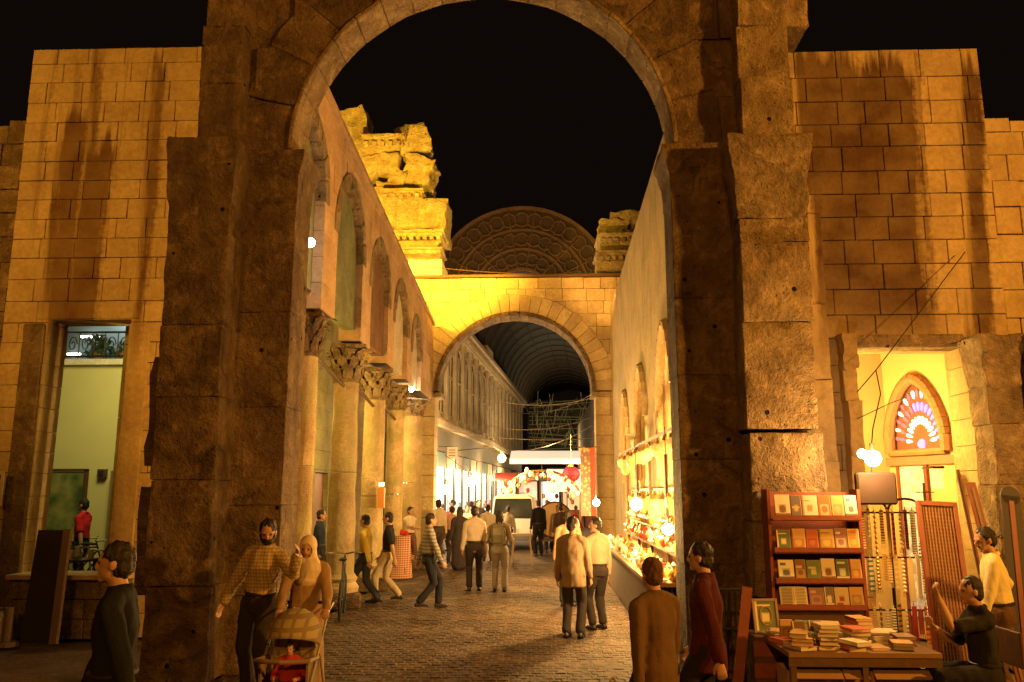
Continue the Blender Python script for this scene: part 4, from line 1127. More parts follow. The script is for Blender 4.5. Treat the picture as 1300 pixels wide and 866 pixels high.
def hand(bm, w, d, n, s, curl=.5, right=1, fat=1.0):
    """palm and five fingers: w wrist, d direction of the fingers, n palm facing"""
    d = Vector(d).normalized(); n = Vector(n); n = (n - d * n.dot(d)).normalized(); x = d.cross(n) * right
    P_ = lambda a, b, c: w + (d * a + x * b + n * c) * s
    tube(bm, [P_(-.02, 0, 0), P_(.02, 0, 0), P_(.06, 0, 0), P_(.088, .002, .002)], [(.026 * s, .019 * s), (.032 * s, .017 * s), (.040 * s, .015 * s), (.040 * s, .012 * s)], side=x, seg=10)
    for b0, L_, r in ((.030, .066, .0085), (.010, .076, .009), (-.011, .070, .0088), (-.030, .055, .0078)):
        p = [P_(.08, b0, 0)]; a = .15
        for f in (.42, .33, .25):
            a += curl * .75
            q = p[-1] + (d * math.cos(a) + n * math.sin(a) + x * b0 * 1.6 * (1 - curl)) * L_ * f * s
            p.append(q)
        tube(bm, p, [r * s * fat * k for k in (1.05, 1.0, .92, .8)], side=x, seg=7)
    p0 = P_(.022, .030, .004); p1 = p0 + (d * .028 + x * .022 + n * .012 * (1 + curl)) * s; p2 = p1 + (d * .030 + x * .004 + n * .014 * (1 + curl)) * s
    tube(bm, [P_(.005, .012, 0), p0, p1, p2], [.014 * s * fat, .0125 * s * fat, .011 * s * fat, .009 * s * fat], side=n, seg=7)
def person(x, y, rz, label, H=1.72, shirt=(.5, .4, .25), spat=None, sleeve='long', legs=(.03, .03, .035), skirt=False, coat=False, lean=(0, 0), feet=None, hands=None, head=(0, 0),
           hair='short', scarf=None, beard=False, vox=.014, pelvis=None, bag=None, group='people walking and standing in the market street', cat=None, z=0, palm=None, curl=(.5, .5), ehint=None, w=1.0, shoes=None, hairc=None):
    """facing +y of its own frame; feet/hands = (left, right) targets as fractions of the height"""
    t = thing('person', label, cat or 'person', (x, y, z), rz, group)
    h = H
    feet = feet or ((-.06, 0, .045), (.06, .01, .045))
    feet = [Vector(f) * h for f in feet]
    pz = pelvis if pelvis is not None else (0, 0, .525)
    pel = Vector(pz) * h
    lx, ly = lean
    up = Vector((lx, ly, 1)).normalized()
    sx_ = Vector((1, 0, -lx * .6)).normalized(); fw_ = up.cross(sx_) * -1
    if fw_.y < 0: fw_ = -fw_
    U = lambda a, b=0, c=0: pel + up * (a * h) + sx_ * (b * h * w) + fw_ * (c * h)
    chest = U(.17, 0, .004); nb = U(.30)
    shL, shR = U(.268, -.098), U(.268, .098)
    hipL, hipR = pel + sx_ * (-.052 * h) - up * .01 * h, pel + sx_ * (.052 * h) - up * .01 * h
    hy, hp = head
    hd = (fw_ * math.cos(hy) - sx_ * math.sin(hy)); hd = (hd * math.cos(hp) + up * math.sin(hp)).normalized()
    hs = hd.cross(Vector((0, 0, 1)) if abs(hd.z) < .95 else up).normalized(); hu = hs.cross(hd).normalized()
    hc = U(.405, 0, .012) + hd * .008 * h
    kn = [ik(hh, f, .245 * h, .246 * h, (sg_ * .08, 1, 0)) for hh, f, sg_ in ((hipL, feet[0], -1), (hipR, feet[1], 1))]
    hands = hands or ((-.15, .03, .43), (.15, .03, .43))
    hands = [Vector(q) * h for q in hands]
    eh = ehint or ((-.3, -1, -.2), (.3, -1, -.2))
    el = [ik(s_, hnd, .172 * h, .150 * h, e_) for s_, hnd, e_ in ((shL, hands[0], eh[0]), (shR, hands[1], eh[1]))]
    # ---- body
    bm = bmesh.new()
    tube(bm, [U(-.03), U(.04), U(.10), U(.18, 0, .004), U(.26), U(.30)], [(.076 * h * w, .052 * h), (.080 * h * w, .054 * h), (.072 * h * w, .050 * h), (.088 * h * w, .060 * h), (.086 * h * w, .052 * h), (.045 * h, .036 * h)], side=sx_, seg=16)
    tube(bm, [U(.28, 0, -.004), U(.33, 0, .002), hc - hu * .03 * h], [.034 * h, .030 * h, .032 * h], side=sx_, seg=12)
    R3 = Matrix((hs, hd, hu)).transposed()
    ball(bm, hc + hu * .010 * h, (.042 * h, .053 * h, .056 * h), 20, R3)
    ball(bm, hc + hd * .012 * h - hu * .026 * h, (.034 * h, .039 * h, .040 * h), 16, R3)
    ball(bm, hc + hd * .040 * h - hu * .054 * h, (.014 * h, .012 * h, .011 * h), 10, R3)
    tube(bm, [hc + hd * .050 * h + hu * .010 * h, hc + hd * .061 * h - hu * .012 * h, hc + hd * .056 * h - hu * .020 * h], [.0055 * h, .0075 * h, .008 * h], side=hs, seg=8)
    for s_ in (-1, 1):
        ball(bm, hc + hs * s_ * .043 * h - hd * .002 * h - hu * .008 * h, (.007 * h, .012 * h, .018 * h), 8, R3)
        ball(bm, hc + hs * s_ * .018 * h + hd * .046 * h + hu * .013 * h, (.013 * h, .006 * h, .005 * h), 8, R3)
    for i, (s0, (e0, h0)) in enumerate(zip((shL, shR), el)):
        sg_ = (-1, 1)[i]
        tube(bm, [U(.262, sg_ * .05), s0, s0.lerp(e0, .5), e0, e0.lerp(h0, .35), h0], [.032 * h, .031 * h, .027 * h, .0225 * h, .0235 * h, .0155 * h], side=(0, 1, .2), seg=12)
        hd_ = (h0 - e0).normalized()
        pm = Vector(palm[i]) if palm and palm[i] else Vector((-sg_ * 1, .3, 0))
        hand(bm, h0, hd_ if not (palm and palm[i] and len(palm) > 2 and palm[2 + i]) else Vector(palm[2 + i]), pm, h / 1.72, curl[i], right=sg_ if False else (1 if (hd_.cross(pm)).dot(fw_) > 0 else -1), fat=1.0 if vox < .011 else 1.25)
    for i, (hh, (k0, f0)) in enumerate(zip((hipL, hipR), kn)):
        tube(bm, [hh, hh.lerp(k0, .5), k0, k0.lerp(f0, .3), f0], [.044 * h, .042 * h, .031 * h, .031 * h, .019 * h], side=sx_, seg=12)
        fd = Vector((f0.x - k0.x, 0, 0)) * .2 + Vector((0, 1, 0)); toe = f0 + fd.normalized() * .085 * h; toe.z = max(.018 * h, f0.z - .03 * h)
        tube(bm, [f0 - Vector((0, .012, .02)) * h, f0 + Vector((0, .03, -.02)) * h, toe], [.02 * h, .022 * h, .016 * h], side=(1, 0, 0), seg=8)
    remeshed('body', bm, vox * .75, SKIN, t, iters=1)
    for s_ in (-1, 1):
        bm = bmesh.new(); ball(bm, hc + hs * s_ * .018 * h + hd * .0475 * h + hu * .003 * h, (.0075 * h, .005 * h, .0045 * h), 10, R3); link('eye', bm, EYEM, t)
    if not beard:
        bm = bmesh.new(); ball(bm, hc + hd * .0485 * h - hu * .034 * h, (.013 * h, .005 * h, .0045 * h), 10, R3); link('mouth', bm, LIPM, t)
    else:
        bm = bmesh.new(); ball(bm, hc + hd * .018 * h - hu * .042 * h, (.037 * h, .040 * h, .030 * h), 14, R3); ball(bm, hc + hd * .052 * h - hu * .026 * h, (.017 * h, .007 * h, .005 * h), 8, R3)
        for s_ in (-1, 1): ball(bm, hc + hs * s_ * .036 * h + hd * .008 * h - hu * .018 * h, (.009 * h, .022 * h, .030 * h), 8, R3)
        remeshed('beard', bm, .008, HAIRM, t, fold=.004, fs=60)
    # ---- clothes
    SM = cloth(shirt, spat)
    hem = -.10 if coat else .035
    bm = bmesh.new()
    k = .016
    sec = [(hem, .092 if coat else .074, .068 if coat else .054)] + ([(.0, .094, .068)] if coat else []) + [(.06, .084, .062), (.12, .081, .060), (.19, .092, .066), (.245, .090, .058), (.285, .066, .046), (.308, .040, .037), (.325, .036, .036)]
    if not coat: sec = [(a, b + k * .5 - (.004 if a < .05 else 0), c + k * .4) for a, b, c in sec]
    else: sec = [(a, b + k * .7 + (.006 if a < .03 else 0), c + k * .7 + (.008 if a < .03 else 0)) for a, b, c in sec]
    tube(bm, [U(a, 0, .002) for a, b, c in sec], [(b * h * w, c * h) for a, b, c in sec], side=sx_, seg=20, ck=.25)
    for sg_ in (-1, 1): tube(bm, [U(.300, sg_ * .020, -.006), U(.290, sg_ * .055, -.004), U(.272, sg_ * .092, -.002)], [.036 * h, .036 * h, .038 * h], side=fw_, seg=12)
    for i, (s0, (e0, h0)) in enumerate(zip((shL, shR), el)):
        sg_ = (-1, 1)[i]
        if sleeve == 'long':
            tube(bm, [s0 + Vector((0, 0, -.0)), s0.lerp(e0, .25), s0.lerp(e0, .6), e0, e0.lerp(h0, .5), e0.lerp(h0, .93)], [.040 * h, .040 * h, .036 * h, .034 * h, .031 * h, .027 * h], side=(0, 1, .2), seg=12)
        else:
            tube(bm, [s0, s0.lerp(e0, .3), s0.lerp(e0, .6), s0.lerp(e0, .80)], [.040 * h, .040 * h, .038 * h, .039 * h], side=(0, 1, .2), seg=12)
    if coat == 'long':
        fm = (feet[0] + feet[1]) / 2
        pts = [U(-.02), U(-.12), pel.lerp(fm, .55), Vector((fm.x, fm.y, .10 * h))]
        tube(bm, pts, [(.105 * h * w, .085 * h), (.118 * h, .10 * h), (.125 * h, .115 * h), (.14 * h, .13 * h)], side=sx_, seg=20)
    remeshed('coat' if coat else 'shirt', bm, vox, SM, t, fold=.014 * h / 1.7, seed=x * 3)
    if coat != 'long':
        LM = cloth(legs)
        bm = bmesh.new()
        if skirt:
            fm = (feet[0] + feet[1]) / 2
            tube(bm, [U(.05), U(-.04), pel.lerp(fm, .5), Vector((fm.x, fm.y, .07 * h))], [(.088 * h * w, .066 * h), (.108 * h * w, .085 * h), (.115 * h, .105 * h), (.13 * h, .13 * h)], side=sx_, seg=20)
        else:
            tube(bm, [U(.055), U(.0), U(-.05)], [(.086 * h * w, .066 * h), (.096 * h * w, .073 * h), (.090 * h * w, .068 * h)], side=sx_, seg=18, ck=.2)
            for hh, (k0, f0) in zip((hipL, hipR), kn):
                tube(bm, [hh, hh.lerp(k0, .45), k0, k0.lerp(f0, .5), f0 + (k0 - f0).normalized() * .02 * h], [.062 * h, .054 * h, .043 * h, .040 * h, .040 * h], side=sx_, seg=14)
        remeshed('skirt' if skirt else 'trousers', bm, vox, LM, t, fold=.013 * h / 1.7, seed=y)
        if not skirt and not coat:
            bm = bmesh.new(); n_ = 20
            pts = [U(.052) + sx_ * math.cos(2 * PI * q / n_) * .089 * h * w + fw_ * math.sin(2 * PI * q / n_) * .069 * h for q in range(n_ + 1)]
            tube(bm, pts, [.010 * h] * (n_ + 1), side=up, seg=6, caps=False); link('belt', bm, LEATHER, t)
    if not scarf and H > 1.2:
        bm = bmesh.new(); n_ = 16; pts = [U(.312 - .012 * math.sin(2 * PI * q / n_)) + sx_ * math.cos(2 * PI * q / n_) * .041 * h + fw_ * math.sin(2 * PI * q / n_) * .040 * h for q in range(n_ + 1)]
        tube(bm, pts, [(.013 * h, .006 * h)] * (n_ + 1), side=up, seg=6, caps=False); link('collar', bm, SM, t)
    for (k0, f0) in kn:
        bm = bmesh.new(); toe = f0 + Vector(((f0.x - k0.x) * .15, .09 * h, 0)); toe.z = max(.017 * h, f0.z - .028 * h)
        heel = f0 + Vector((0, -.022 * h, -.026 * h)); 
        tube(bm, [heel, f0 + Vector((0, .03 * h, -.021 * h)), toe], [(.024 * h, .022 * h), (.026 * h, .022 * h), (.026 * h, .014 * h)], side=(1, 0, 0), seg=12)
        tube(bm, [heel, f0 + Vector((0, 0, -.002 * h))], [.022 * h, .023 * h], seg=10)
        box(bm, (heel + toe) / 2 + Vector((0, 0, -.012 * h)), (.048 * h, .125 * h, .010 * h))
        smooth(link('shoe', bm, cloth(shoes) if shoes else LEATHER, t), 50)
    HM = cloth(hairc) if hairc else HAIRM
    if scarf:
        bm = bmesh.new()
        ball(bm, hc + hu * .012 * h - hd * .010 * h, (.052 * h, .060 * h, .066 * h), 20, R3)
        tube(bm, [hc - hu * .03 * h - hd * .004 * h, hc - hu * .07 * h, U(.30, 0, .012), U(.25, 0, .012), U(.20, 0, .03)], [(.050 * h, .054 * h), (.052 * h, .056 * h), (.082 * h, .066 * h), (.10 * h, .078 * h), (.07 * h, .060 * h)], side=hs, seg=18)
        # opening for the face
        me_ = remeshed('headscarf', bm, vox * .8, cloth(scarf), t, fold=.008)
        b2 = bmesh.new(); b2.from_mesh(me_.data)
        fc = hc + hd * .060 * h - hu * .008 * h
        kill = [v for v in b2.verts if ((v.co - fc).dot(hs) / (.033 * h)) ** 2 + ((v.co - fc).dot(hu) / (.043 * h)) ** 2 < 1 and (v.co - hc).dot(hd) > 0]
        bmesh.ops.delete(b2, geom=kill, context='VERTS'); b2.to_mesh(me_.data); b2.free()
        so = me_.modifiers.new('thick', 'SOLIDIFY'); so.thickness = .008; so.offset = 1
    elif hair:
        bm = bmesh.new()
        ball(bm, hc + hu * .020 * h - hd * .008 * h, (.047 * h, .055 * h, .054 * h), 18, R3)
        ball(bm, hc - hu * .012 * h - hd * .020 * h, (.044 * h, .042 * h, .046 * h), 16, R3)
        if hair == 'long':
            tube(bm, [hc + hu * .01 * h - hd * .02 * h, hc - hu * .05 * h - hd * .032 * h, hc - hu * .12 * h - hd * .045 * h], [(.05 * h, .035 * h), (.055 * h, .028 * h), (.045 * h, .018 * h)], side=hs, seg=12)
        if hair == 'bun': ball(bm, hc + hu * .02 * h - hd * .06 * h, .024 * h, 10)
        remeshed('hair', bm, .009, HM, t, fold=.011, fs=34, iters=1)
    if bag == 'backpack':
        b_ = tag(thing('backpack', 'grey green backpack worn by the long haired walker', 'backpack', (x, y, z), rz))
        bm = bmesh.new(); c = U(.17, 0, -.10)
        box(bm, c, (.30, .15, .42)); bmesh.ops.bevel(bm, geom=bm.edges[:], offset=.05, segments=3, affect='EDGES'); smooth(link('bag_body', bm, cloth((.22, .20, .14)), b_))
        bm = bmesh.new(); box(bm, c + Vector((0, -.09, -.07)), (.22, .05, .18)); bmesh.ops.bevel(bm, geom=bm.edges[:], offset=.02, segments=2, affect='EDGES'); link('pocket', bm, cloth((.12, .11, .08)), b_)
        for s_ in (-1, 1):
            bm = bmesh.new(); tube(bm, [U(.10, s_ * .06, -.075), U(.25, s_ * .065, -.075), U(.315, s_ * .065, 0), U(.25, s_ * .07, .075), U(.12, s_ * .085, .05), U(.08, s_ * .08, -.06)], [(.022, .008)] * 6, side=sx_, seg=6); link('strap', bm, cloth((.12, .11, .08)), b_)
    return t
WALK = lambda s, a: dict(feet=((-.05, s, .05), (.05, -s * .9, .075)), hands=((-.14, -a, .45), (.14, a + .03, .46)), pelvis=(0, 0, .51))
def F(px, py):   # ground point under a pixel
    d = at(px, py, 1.0) - Vector((0, 0, 2.05)); k = -2.05 / d.z
    return d.x * k, d.y * k
toC = PI   # facing the camera
# --- the couple with the pushchair
hx = X(333, 8.7)
person(hx, 8.75, PI - .25, 'bearded man in yellowish checked shirt and dark trousers leaning toward the woman with the pushchair', H=1.80, shirt=(.50, .40, .20), spat=(9, (.33, .22, .10), 1), beard=True, vox=.010,
       legs=(.035, .028, .022), lean=(-.17, .10), feet=((-.09, .03, .045), (.07, -.05, .045)), hands=((-.33, .17, .80), (.235, .05, .46)), head=(.55, -.25), palm=((.6, .5, -.2), (-1, .2, 0)), curl=(.35, .35), ehint=((-.4, 0, -1), (.6, -1, 0)), group=None)
wx = X(392, 8.75)
person(wx, 8.8, PI + .15, 'woman in a pale headscarf and long tan coat holding the pushchair handle', H=1.60, shirt=(.30, .19, .10), coat='long', scarf=(.62, .50, .33), vox=.010, feet=((-.05, 0, .045), (.05, .02, .045)),
       hands=((-.15, .22, .57), (.13, .24, .57)), head=(-.15, -.25), palm=((0, -.1, -1), (0, -.1, -1)), curl=(.9, .9), group=None, w=1.1)
# pushchair with the child
pc = thing('pushchair', 'khaki pushchair with a wide hood facing the camera', 'pushchair', (X(377, 8.2) + .02, 8.15, 0), PI)
MK = cloth((.34, .27, .13), (3.0, (.22, .16, .08), 1)); MKD = cloth((.22, .15, .07))
bm = bmesh.new()
nb_ = 10; rows = []
for i in range(9):
    ph = R(-2 + i * 9)
    ring = []
    for j in range(nb_ + 1):
        a = PI * j / nb_
        ring.append(bm.verts.new((.25 * math.cos(a), -.12 + .40 * math.sin(ph) * math.sin(a) ** .7 * .9, .60 + .34 * math.sin(a) ** .7 * math.cos(ph) )))
    rows.append(ring)
for a, b in zip(rows, rows[1:]):
    for j in range(nb_): bm.faces.new((a[j], a[j + 1], b[j + 1], b[j]))
o = link('hood', bm, MK, pc); smooth(o, 60); so = o.modifiers.new('t', 'SOLIDIFY'); so.thickness = .012
bm = bmesh.new(); box(bm, (0, -.14, .50), (.40, .03, .56), Matrix.Rotation(R(-12), 3, 'X')); box(bm, (0, .06, .24), (.40, .36, .04)); box(bm, (0, .27, .16), (.36, .03, .18)); bmesh.ops.bevel(bm, geom=bm.edges[:], offset=.01, affect='EDGES'); link('seat', bm, MK, pc)
for s_ in (-1, 1):
    bm = bmesh.new(); box(bm, (s_ * .22, .02, .38), (.02, .40, .26)); link('side_panel', bm, MKD, pc)
    bm = bmesh.new(); tube(bm, [(s_ * .24, -.60, .94), (s_ * .25, -.35, .88), (s_ * .25, .1, .42), (s_ * .24, .36, .13)], [.012] * 4, seg=8); tube(bm, [(s_ * .25, -.1, .52), (s_ * .26, -.32, .10)], [.011] * 2, seg=8); link('frame_tube', bm, mat('grey_frame_paint', (.25, .23, .2), .5), pc)
    for yy in (.36, -.32):
        for dx in (-.025, .025):
            bm = bmesh.new(); bmesh.ops.create_cone(bm, cap_ends=True, segments=20, radius1=.09, radius2=.09, depth=.025, matrix=Matrix.Translation((s_ * .25 + dx, yy, .09)) @ Matrix.Rotation(PI / 2, 4, 'Y')); w_ = link('wheel', bm, M['tyre'], pc)
            bm = bmesh.new(); bmesh.ops.create_cone(bm, cap_ends=True, segments=12, radius1=.045, radius2=.045, depth=.034, matrix=Matrix.Translation((s_ * .25 + dx, yy, .09)) @ Matrix.Rotation(PI / 2, 4, 'Y')); link('hub', bm, M['chrome'], w_)
bm = bmesh.new(); tube(bm, [(-.24, -.6, .94), (.24, -.6, .94)], [.016] * 2, side=(0, 0, 1), seg=8); link('handle', bm, M['tyre'], pc)
bm = bmesh.new(); tube(bm, [(-.25, -.02, .51), (-.25, .27, .53), (0, .33, .53), (.25, .27, .53), (.25, -.02, .51)], [.022] * 5, side=(0, 0, 1), seg=8); link('bumper_bar', bm, M['wood_pale'], pc)
person(X(377, 8.15) + .02, 8.13, PI, 'small child in red sitting in the khaki pushchair', H=.84, shirt=(.40, .04, .035), legs=(.36, .05, .04), vox=.009, z=.01, pelvis=(0, .06, .31), feet=((-.10, .30, .10), (.10, .30, .10)), hands=((-.14, .22, .42), (.14, .22, .42)), hair='short', group=None, w=1.25, head=(0, -.1))
# --- foreground walkers
x_, y_ = X(160, 5.1), 5.1
person(x_, y_, PI / 2 + .2, 'dark haired man in a black jacket walking past at the lower left', H=1.78, shirt=(.012, .013, .012), legs=(.02, .018, .018), vox=.011, group=None, **WALK(.13, .10))
x_ = X(828, 6.3)
person(x_, 6.3, .5, 'person in a tan jacket and dark trousers walking past in front of the right stall', H=1.60, shirt=(.12, .07, .032), coat=True, legs=(.025, .02, .02), vox=.011, hair='short', hairc=(.10, .05, .025), group=None, **WALK(.10, .06))
x_ = X(892, 6.9)
person(x_, 6.9, 1.2, 'person in a dark red jacket walking close beside the gate\'s right pier', H=1.68, shirt=(.06, .012, .01), coat=True, legs=(.02, .015, .015), vox=.011, hair='short', group=None, **WALK(.12, .08))
b_ = thing('carrier_bag', 'yellowish carrier bag hanging from the tan jacketed walker\'s hand', 'bag', (X(772, 6.3), 6.3, 0), .4)
bm = bmesh.new(); tube(bm, [(0, 0, .28), (0, 0, .36), (0, 0, .50), (0, 0, .62)], [(.13, .06), (.15, .08), (.14, .07), (.10, .03)], side=(1, 0, 0), seg=18)
for v in bm.verts: v.co += Vector(noise.noise_vector(v.co * 9)) * .015
smooth(link('bag_body', bm, cloth((.50, .38, .12)), b_), 60)
for s_ in (-1, 1):
    bm = bmesh.new(); tube(bm, [(s_ * .06, 0, .61), (s_ * .05, 0, .68), (.01, 0, .74)], [.008] * 3, seg=6); link('handle', bm, cloth((.50, .38, .12)), b_)
# --- walkers further up the street
def P(px, py, rz, label, **k):
    x, y = F(px, py); k.setdefault('vox', .016 if y > 15 else .013)
    return person(x, y, rz, label, **k)
P(462, 768, PI / 2 - .2, 'man in a yellow shirt and jeans striding left past the columns', H=1.66, shirt=(.55, .42, .08), legs=(.05, .06, .08), **WALK(.17, .12))
P(492, 765, PI / 2, 'person in a black top and pale trousers striding left beside the yellow shirted man', H=1.70, shirt=(.02, .018, .02), legs=(.45, .36, .22), sleeve='short', **WALK(.14, .10))
P(543, 773, -PI / 2 + .3, 'person in a grey striped top with a red waistband stepping right', H=1.70, shirt=(.30, .27, .24), spat=(5, (.15, .14, .15)), legs=(.022, .022, .028), hair='short', **WALK(.12, .10))
P(602, 750, .1, 'man in a white long sleeved shirt and dark trousers seen from behind', H=1.76, shirt=(.56, .47, .38), legs=(.035, .028, .025))
P(634, 751, -.1, 'long haired walker in a grey top and pale jeans with a backpack', H=1.66, shirt=(.25, .20, .15), legs=(.30, .28, .26), hair='long', bag='backpack', hands=((-.13, .10, .62), (.13, .10, .62)))
P(728, 810, -.25, 'man in a tan jacket and dark trousers turned toward the stall', H=1.70, shirt=(.30, .21, .13), coat=True, legs=(.05, .04, .035), head=(-.9, 0), hands=((-.15, .05, .45), (.14, .08, .47)))
P(760, 799, .5, 'man in a cream shirt with a brown strap turning his head toward the stall', H=1.66, shirt=(.46, .34, .22), legs=(.045, .035, .03), head=(1.1, 0), hands=((-.15, .02, .45), (.15, .06, .46)))
P(722, 770, -.1, 'dark haired man just behind the pair at the stall', H=1.72, shirt=(.34, .22, .12), legs=(.03, .03, .03))
P(519, 723, -PI / 2 - .8, 'young man in a white shirt with folded arms beside the red covered stand', H=1.66, shirt=(.62, .50, .36), legs=(.16, .07, .05), sleeve='short', hands=((.03, .12, .68), (-.03, .14, .66)))
P(556, 716, .6, 'tall man in a loose white shirt among the distant crowd', H=1.84, shirt=(.66, .56, .42), legs=(.10, .08, .06))
P(583, 724, .2, 'figure in dark clothes just left of the white shirted man', H=1.66, shirt=(.04, .03, .035), coat='long', hair='long')
P(573, 715, -.3, 'person in a pinkish shirt among the distant crowd', H=1.65, shirt=(.55, .30, .22), legs=(.05, .04, .04))
P(619, 712, .1, 'person in a pale top in front of the white van', H=1.68, shirt=(.55, .45, .36), legs=(.08, .06, .05))
P(684, 706, .4, 'figure in black standing between the white van and the round drum', H=1.82, shirt=(.015, .013, .013), legs=(.015, .013, .013))
P(645, 706, -.2, 'person in grey behind the long haired walker near the van', H=1.60, shirt=(.30, .26, .2), legs=(.06, .05, .05))
P(548, 705, .2, 'woman in a pale headscarf in the distant crowd by the arch', H=1.58, shirt=(.10, .07, .06), coat='long', scarf=(.6, .5, .4))
rc = random.Random(21)
CR = [(540, 706, 'grey'), (563, 703, 'dark red'), (592, 705, 'cream'), (607, 702, 'black'), (598, 699, 'pale blue'), (697, 702, 'tan'), (712, 708, 'dark'), (575, 700, 'white')]
CC = {'grey': (.22, .2, .18), 'dark red': (.28, .04, .03), 'cream': (.6, .5, .34), 'black': (.02, .02, .02), 'brown': (.2, .1, .05), 'pale blue': (.3, .36, .42), 'tan': (.4, .28, .15), 'olive': (.16, .15, .07), 'dark': (.06, .04, .035), 'white': (.66, .6, .5)}
for px_, py_, cn in CR:
    P(px_, py_, rc.choice([0, .3, PI, PI + .4, PI / 2]), 'distant walker in a %s top among the crowd by the street arch' % cn, H=rc.uniform(1.58, 1.82), shirt=CC[cn], legs=(rc.uniform(.02, .12),) * 3, vox=.02, sleeve=rc.choice(['long', 'short']), coat=rc.random() < .3,
      **(WALK(rc.uniform(.05, .14), rc.uniform(.03, .1)) if rc.random() < .6 else {}))
person(X(400, 17), 17.4, -PI / 2, 'figure in dark blue half hidden behind the second column', H=1.7, shirt=(.02, .03, .06), legs=(.02, .02, .03), vox=.016)
person(X(107, 15.6), 15.6, PI / 2, 'person in a bright red top walking through the left doorway yard', H=1.72, shirt=(.50, .02, .03), legs=(.04, .045, .05), z=.24, vox=.015, sleeve='short', group=None, **WALK(.10, .08))
# --- the booksellers
st_x, st_y = X(1228, 7.75), 7.75
person(st_x, st_y, PI / 2 - .1, 'seated young man in a dark shirt raising one hand beside the book table', H=1.72, shirt=(.025, .022, .02), sleeve='short', legs=(.018, .016, .015), vox=.010, pelvis=(0, -.02, .29), lean=(0, .05),
       feet=((-.07, .27, .045), (.09, .22, .045)), hands=((-.06, .20, .66), (.02, .20, .50)), palm=((.3, -1, 0), (0, 0, 1)), curl=(.5, .6), ehint=((-.3, 0, -1), (.4, -.4, -1)), group=None, head=(.1, 0))
sl = thing('stool', 'plastic chair under the seated bookseller', 'chair', (st_x + .03, st_y, 0), PI / 2)
bm = bmesh.new(); box(bm, (0, 0, .42), (.42, .42, .035)); bmesh.ops.bevel(bm, geom=bm.edges[:], offset=.012, affect='EDGES'); link('seat', bm, M['wood'], sl)
bm = bmesh.new(); box(bm, (0, -.22, .72), (.40, .025, .30)); bmesh.ops.bevel(bm, geom=bm.edges[:], offset=.01, affect='EDGES'); link('backrest', bm, M['wood'], sl)
for a in (-1, 1):
    for b in (-1, 1):
        bm = bmesh.new(); cyl(bm, (a * .17, b * .17, .41), (a * .2, b * .2, 0), .016, seg=8); link('leg', bm, M['chrome'], sl)
person(X(1262, 8.45), 8.5, 1.1, 'standing man in a yellowish white shirt and brown trousers with his hand on the wares', H=1.72, shirt=(.66, .56, .28), legs=(.10, .055, .03), vox=.010, lean=(0, .07),
       feet=((-.08, .02, .045), (.08, -.02, .045)), hands=((-.17, .10, .48), (.28, .02, .56)), head=(.5, -.2), group=None)

# ================================================================ BOOKS
def bookmat(c, c2, sc=3.0, seed=0):
    """printed cover: a title bar, a panel with a picture and a border line"""
    m, t, b = nodes('printed_book_cover'); b.inputs['Roughness'].default_value = .4
    tc = N(t, 'ShaderNodeTexCoord'); sp = N(t, 'ShaderNodeSeparateXYZ'); t.links.new(tc.outputs['Generated'], sp.inputs[0])
    def rect(x0, x1, z0, z1):
        f = mathn(t, 'MULTIPLY', mathn(t, 'GREATER_THAN', sp.outputs[0], x0), mathn(t, 'LESS_THAN', sp.outputs[0], x1))
        g = mathn(t, 'MULTIPLY', mathn(t, 'GREATER_THAN', sp.outputs[2], z0), mathn(t, 'LESS_THAN', sp.outputs[2], z1))
        return mathn(t, 'MULTIPLY', f, g)
    nz = N(t, 'ShaderNodeTexNoise', i_Scale=7.0 + seed, i_Detail=3.0); t.links.new(tc.outputs['Generated'], nz.inputs['Vector'])
    ex = mathn(t, 'MULTIPLY', mathn(t, 'SUBTRACT', sp.outputs[0], .5), 3.2); ez = mathn(t, 'MULTIPLY', mathn(t, 'SUBTRACT', sp.outputs[2], .40), 4.2 + seed % 3)
    rr_ = mathn(t, 'ADD', mathn(t, 'MULTIPLY', ex, ex), mathn(t, 'MULTIPLY', ez, ez))
    blob = mathn(t, 'LESS_THAN', mathn(t, 'ADD', rr_, mathn(t, 'MULTIPLY', nz.outputs[0], .5)), .9)
    ty = [.74, .12, .60, .80, .44][seed % 5]
    col = mixc(t, rect(.12, .5 + .08 * (seed % 5), ty, ty + .05 + .04 * (seed % 3)), c, c2)
    col = mixc(t, rect(.0, .12 if seed % 3 == 0 else .0, 0, 1), col, c2)
    col = mixc(t, rect(.0, 1, .0, .22 if seed % 4 == 1 else 0), col, c2)
    pan = [(.15, .85, .12, .62), (.25, .75, .2, .6), (.1, .9, .1, .55), (.3, .7, .3, .6)][seed % 4]
    mid = tuple(.5 * a + .5 * d for a, d in zip(c, c2))
    col = mixc(t, rect(*pan), col, mid)
    col = mixc(t, mathn(t, 'MULTIPLY', rect(pan[0] + .04, pan[1] - .04, pan[2] + .04, pan[3] - .04), blob), col, c2 if seed % 2 else c)
    t.links.new(col, b.inputs['Base Color'])
    return m
BM_ = [bookmat((.55, .46, .32), (.16, .08, .04), 2.5, 1), bookmat((.18, .09, .04), (.5, .34, .15), 3, 2), bookmat((.10, .13, .07), (.6, .5, .25), 2, 3), bookmat((.50, .12, .05), (.62, .5, .3), 3, 4), bookmat((.62, .58, .46), (.1, .12, .14), 3, 5),
       bookmat((.50, .30, .12), (.20, .06, .03), 4, 6), bookmat((.12, .16, .08), (.45, .42, .2), 2.6, 7), bookmat((.60, .40, .14), (.6, .15, .05), 2.2, 8), bookmat((.15, .12, .11), (.6, .55, .45), 3.4, 9), bookmat((.28, .15, .2), (.7, .6, .4), 3, 10)]
